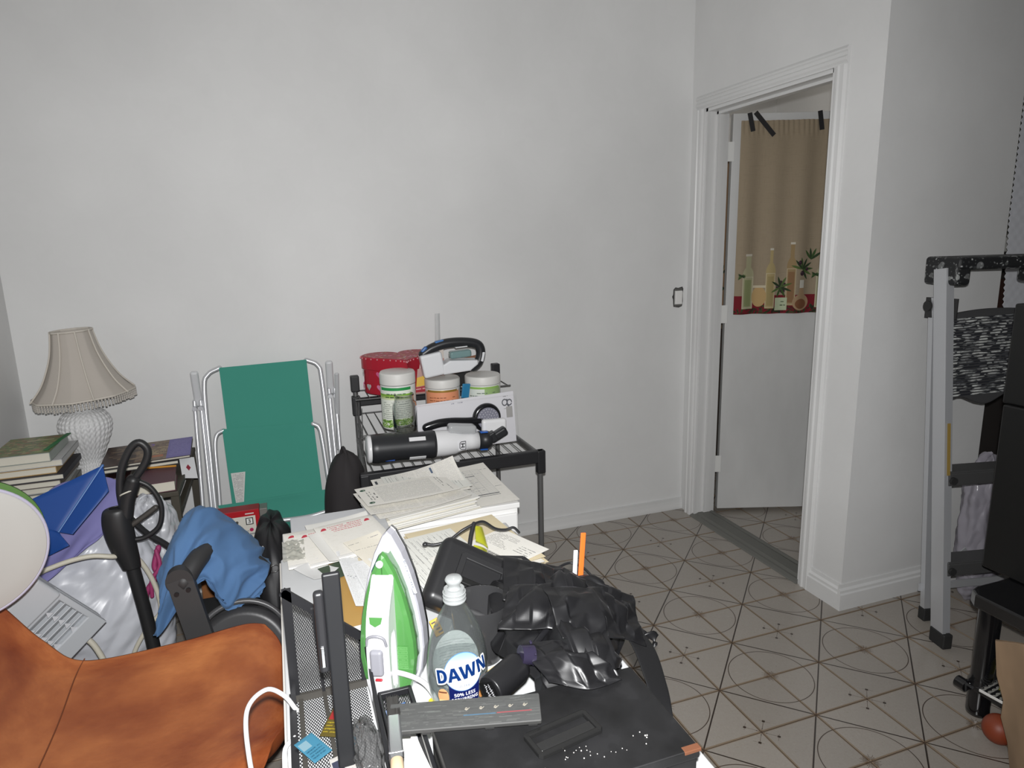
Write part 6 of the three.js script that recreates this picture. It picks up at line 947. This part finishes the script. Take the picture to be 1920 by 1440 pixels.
// ---------- the right side: ladder, black stand ----------
{
  const t = thing('step_ladder', 'aluminium step ladder with paint splattered black top', 'ladder', [0.873, 0, 0.072], -0.21);
  const W = 0.45, H = 1.32, TX = -0.005, TZ = -0.168;
  const splat = canvasTex(256, 256, (x) => { x.fillStyle = '#1c1d1f'; x.fillRect(0, 0, 256, 256); for (let k = 0; k < 420; k++) { x.fillStyle = `rgba(${rnd() < 0.8 ? '196,198,196' : '120,122,120'},${rnd(0.2, 0.9)})`; x.beginPath(); const s = rnd() < 0.08 ? rnd(5, 14) : rnd(0.8, 4); x.ellipse(rnd(0, 256), rnd(0, 256), s, s * rnd(0.4, 1.2), rnd(0, 3), 0, 7); x.fill(); } });
  const rail = mat([0.55, 0.56, 0.58], 0.3, { metalness: 0.45, clearcoat: 0.3 });
  const bk = mat([0.85, 0.85, 0.85], 0.6, { map: splat }), rub = mat([0.018, 0.018, 0.018], 0.7);
  for (const x of [0, W]) {
    const dx = x ? -0.05 : 0, a = [x, 0.035, -0.004], b = [x + TX + dx, H, TZ];
    const r = part('front_rail', [strip(a, b, 0.012, 0.058, [0, 0, 1]), strip([a[0] + (x ? -0.012 : 0.012), a[1], a[2] + 0.024], [b[0] + (x ? -0.012 : 0.012), b[1], b[2] + 0.024], 0.026, 0.004, [0, 0, 1]), strip([a[0] + (x ? -0.012 : 0.012), a[1], a[2] - 0.024], [b[0] + (x ? -0.012 : 0.012), b[1], b[2] - 0.024], 0.026, 0.004, [0, 0, 1])], rail, t);
    part('rubber_foot', [rbox(0.036, 0.055, 0.07, 0.005, [x + (x ? -0.008 : 0.008), 0.0275, 0])], rub, t);
    const bf = [x + 0.07 + dx * 0.2, 0.03, -0.155], bt = [x + 0.005 + dx, 1.22, -0.20];
    part('back_rail', [strip(bf, bt, 0.026, 0.022, [0, 0, 1])], rail, t); part('rubber_foot', [rbox(0.034, 0.05, 0.034, 0.004, [bf[0], 0.025, bf[2]])], rub, t);
    part('hinge_bracket', [strip([x - 0.012 + dx, 1.185, -0.215], [x + 0.03 + dx, 1.185, -0.12], 0.07, 0.006, [1, 0, 0]), cyl(0.018, 0.018, 0.008, [x - 0.013 + dx, 1.19, -0.205], [0, 0, Math.PI / 2], 16)], rub, t);
  }
  const cap = part('top_cap', [metricUV(rbox(0.45, 0.042, 0.16, 0.012, [W / 2 + TX + 0.005, H + 0.018, TZ - 0.01]), 4), metricUV(rbox(0.06, 0.075, 0.15, 0.014, [TX + 0.03, H - 0.018, TZ - 0.01]), 4), metricUV(rbox(0.06, 0.075, 0.15, 0.014, [W + TX - 0.055, H - 0.018, TZ - 0.01]), 4)], bk, t);
  const pl = new THREE.Group(); pl.name = 'platform'; t.add(pl); pl.position.set(0.014, 0.87, -0.125); pl.rotation.set(-0.12, 0, 0.04);
  const wave = []; for (let k = 0; k <= 24; k++) { const u = k / 24; wave.push([0.0 + u * 0.375, 0.0 - 0.012 + 0.016 * Math.sin(u * 12 - 0.6)]); } for (let k = 24; k >= 0; k--) { const u = k / 24; wave.push([u * 0.375, 0.288 + 0.016 * Math.sin(u * Math.PI)]); }
  part('platform_panel', [metricUV(extrude(wave, 0.018, 0.004), 4)], mat([0.05, 0.05, 0.052], 0.6), pl, [-0.008, 0, -0.012]);
  const smear = canvasTex(512, 512, (x) => { x.fillStyle = '#24262c'; x.fillRect(0, 0, 512, 512); for (let k = 0; k < 800; k++) { const u = rnd(0, 512), v = rnd(0, 512), d = nz(u / 90, v / 90, 4); if (d > -0.6) { x.fillStyle = `rgba(206,208,204,${Math.min(0.85, Math.max(0.1, 0.62 + d))})`; x.beginPath(); x.ellipse(u, v, rnd(5, 26), rnd(3, 9), rnd(-0.2, 0.2), 0, 7); x.fill(); } } });
  const ribM = mat([0.9, 0.9, 0.9], 0.65, { map: smear });
  for (let k = 0; k < 29; k++) { const y = 0.012 + k * 0.0094, g = box(0.335, 0.0052, 0.005, [0.182, y, 0.0115]), uv = g.attributes.uv, p = g.attributes.position; for (let i = 0; i < p.count; i++) uv.setXY(i, (p.getX(i)) / 0.37, p.getY(i) / 0.29); part('rib', g, ribM, pl); }
  for (const [y, z] of [[0.62, -0.075], [0.30, -0.035]]) { const x0 = 0.012 + TX * y / H; part('step', [rbox(W - 0.03 - 0.05 * y / H, 0.022, 0.075, 0.003, [x0 + (W - 0.03) / 2 - 0.02 * y, y, z - 0.01]), rbox(W - 0.03 - 0.05 * y / H, 0.045, 0.008, 0.003, [x0 + (W - 0.03) / 2 - 0.02 * y, y - 0.018, z + 0.026])], mat([0.10, 0.10, 0.10], 0.5, { metalness: 0.4 }), t); part('step_bolt', [cyl(0.013, 0.013, 0.01, [x0 + 0.012, y - 0.02, z + 0.035], [Math.PI / 2, 0, 0], 14)], rub, t); }
  part('back_brace', [strip([0.04, 0.13, -0.165], [W + 0.03, 0.13, -0.165], 0.03, 0.005, [0, 0, 1])], rail, t); part('back_brace', [strip([0.06, 0.16, -0.16], [0.22, 0.27, -0.165], 0.018, 0.004, [0, 0, 1])], rail, t);
  part('warning_label', [strip([0.006 + TX * 0.5, 0.62, -0.045], [0.006 + TX * 0.62, 0.80, -0.068], 0.012, 0.001, [0, 0, 1])], mat([0.30, 0.20, 0.05], 0.5), t);
}
{ // glossy black stand and the tall black boxes on it
  const bk = mat([0.006, 0.006, 0.007], 0.12, { clearcoat: 0.6, clearcoatRoughness: 0.1 });
  const t = thing('black_stand', 'glossy black side stand with round legs at the right edge', 'stand', [1.05, 0, 0.55]);
  wpart('stand_top', [tf(extrude(shape([[0.605, -0.36], [0.625, -0.335], [0.66, -0.325], [1.45, -0.325], [1.45, -0.95], [0.605, -0.95]]), 0.03, 0.006), [0, 0.368, 0], [-Math.PI / 2, 0, 0])], bk, t);
  for (const [x, z] of [[0.665, 0.37], [1.40, 0.375], [0.665, 0.90], [1.40, 0.90]]) { wpart('leg', [lathe([[0, 0], [0.03, 0], [0.032, 0.01], [0.032, 0.07], [0.035, 0.08], [0.035, 0.11], [0.03, 0.12], [0.03, 0.367], [0, 0.367]], 32, [x, 0.001, z])], bk, t); }
  wpart('lower_shelf', [rspan(0.63, 1.44, 0.085, 0.105, 0.34, 0.94, 0.006)], bk, t);
  wpart('shelf_knob', [cyl(0.018, 0.018, 0.03, [0.62, 0.095, 0.345], [Math.PI / 2, 0, 0], 20)], bk, t);
  const v = mat([0.007, 0.007, 0.007], 0.45);
  const lo = thing('speaker_cabinet', 'larger black speaker cabinet standing on the glossy stand', 'speaker', [1.0, 0.4045, 0.45], 0, 'stacked black cabinets'); part('cabinet', [rspan(-0.215, 0.25, 0, 0.528, -0.205, 0.22, 0.006)], v, lo); part('grille_cloth', [rspan(-0.2, 0.235, 0.015, 0.51, 0.22, 0.226, 0.002)], mat([0.01, 0.01, 0.01], 0.9), lo);
  const up = thing('speaker_cabinet', 'upper black speaker cabinet stacked on the larger one', 'speaker', [1.0, 0.9335, 0.45], 0, 'stacked black cabinets'); part('cabinet', [rspan(-0.205, 0.24, 0, 0.30, -0.215, 0.2, 0.006)], v, up); part('grille_cloth', [rspan(-0.19, 0.225, 0.012, 0.285, 0.2, 0.206, 0.002)], mat([0.01, 0.01, 0.01], 0.9), up);
}
{
  const pat = canvasTex(256, 256, (x) => { x.fillStyle = '#17171a'; x.fillRect(0, 0, 256, 256); x.strokeStyle = '#c9c8c0'; x.lineWidth = 3; for (let r = 0; r < 9; r++) for (let c = -1; c < 9; c++) { const cx = c * 32 + (r % 2) * 16, cy = r * 30 + 20; for (const q of [15, 10, 5]) { x.beginPath(); x.arc(cx, cy, q, Math.PI, 0); x.stroke(); } } });
  const b = thing('patterned_board', 'board with black and white scallop pattern under the stand', 'board', [0.705, 0.1065, 0.46], 0.12);
  part('panel', [rbox(0.17, 0.009, 0.14, 0.002, [0, 0.0055, 0])], mat([0.7, 0.69, 0.66], 0.5), b); part('print', sheet((u, v) => [(u - 0.5) * 0.166, 0.0106, (v - 0.5) * 0.136], 2, 2, 0.0004), mat([1, 1, 1], 0.5, { map: pat }), b);
  book('thick yellow covered book on the stand shelf', 0.09, 0.022, 0.1, [0.72, 0.119, 0.45], 0.5, [0.42, 0.40, 0.05], null, undefined);
  solo('cardboard_flap', 'torn brown cardboard piece leaning at the right edge', 'cardboard', [tf(extrude([[0, 0], [0.002, 0.08], [-0.006, 0.15], [0.004, 0.2], [-0.004, 0.27], [0.003, 0.37], [0.13, 0.375], [0.13, 0]], 0.007, 0.001), [0.535, 0.001, 0.56], [0.0, -1.1, 0.2])], mat([0.30, 0.20, 0.12], 0.85, { map: noiseTex(128, (v) => grey(220 + v * 50), { scale: 4, sx: 6, sy: 1 }) }));
  solo('orange_ball', 'small dark orange ball on the floor by the cardboard', 'ball', [sph(0.042, [0, 0.042, 0], [1, 1, 1], 32)], mat([0.22, 0.04, 0.013], 0.5), [0.60, 0, 0.478]);
  solo('clear_bag', 'crumpled translucent plastic bag between ladder and wall', 'bag', blob([1.28, 0.30, -0.10], [0.10, 0.30, 0.07], (u, v) => 0.02 * nz(Math.cos(u * 6.28) * 2, v * 6, Math.sin(u * 6.28) * 2) + 0.01 * Math.abs(nz(Math.cos(u * 6.28) * 4, v * 16, 2)), 0.7), mat([0.42, 0.40, 0.45], 0.25, { transmission: 0.35, thickness: 0 }));
}

scene.traverse((o) => { if (o.isMesh) { o.castShadow = true; o.receiveShadow = true; } });
renderer.render(scene, camera);
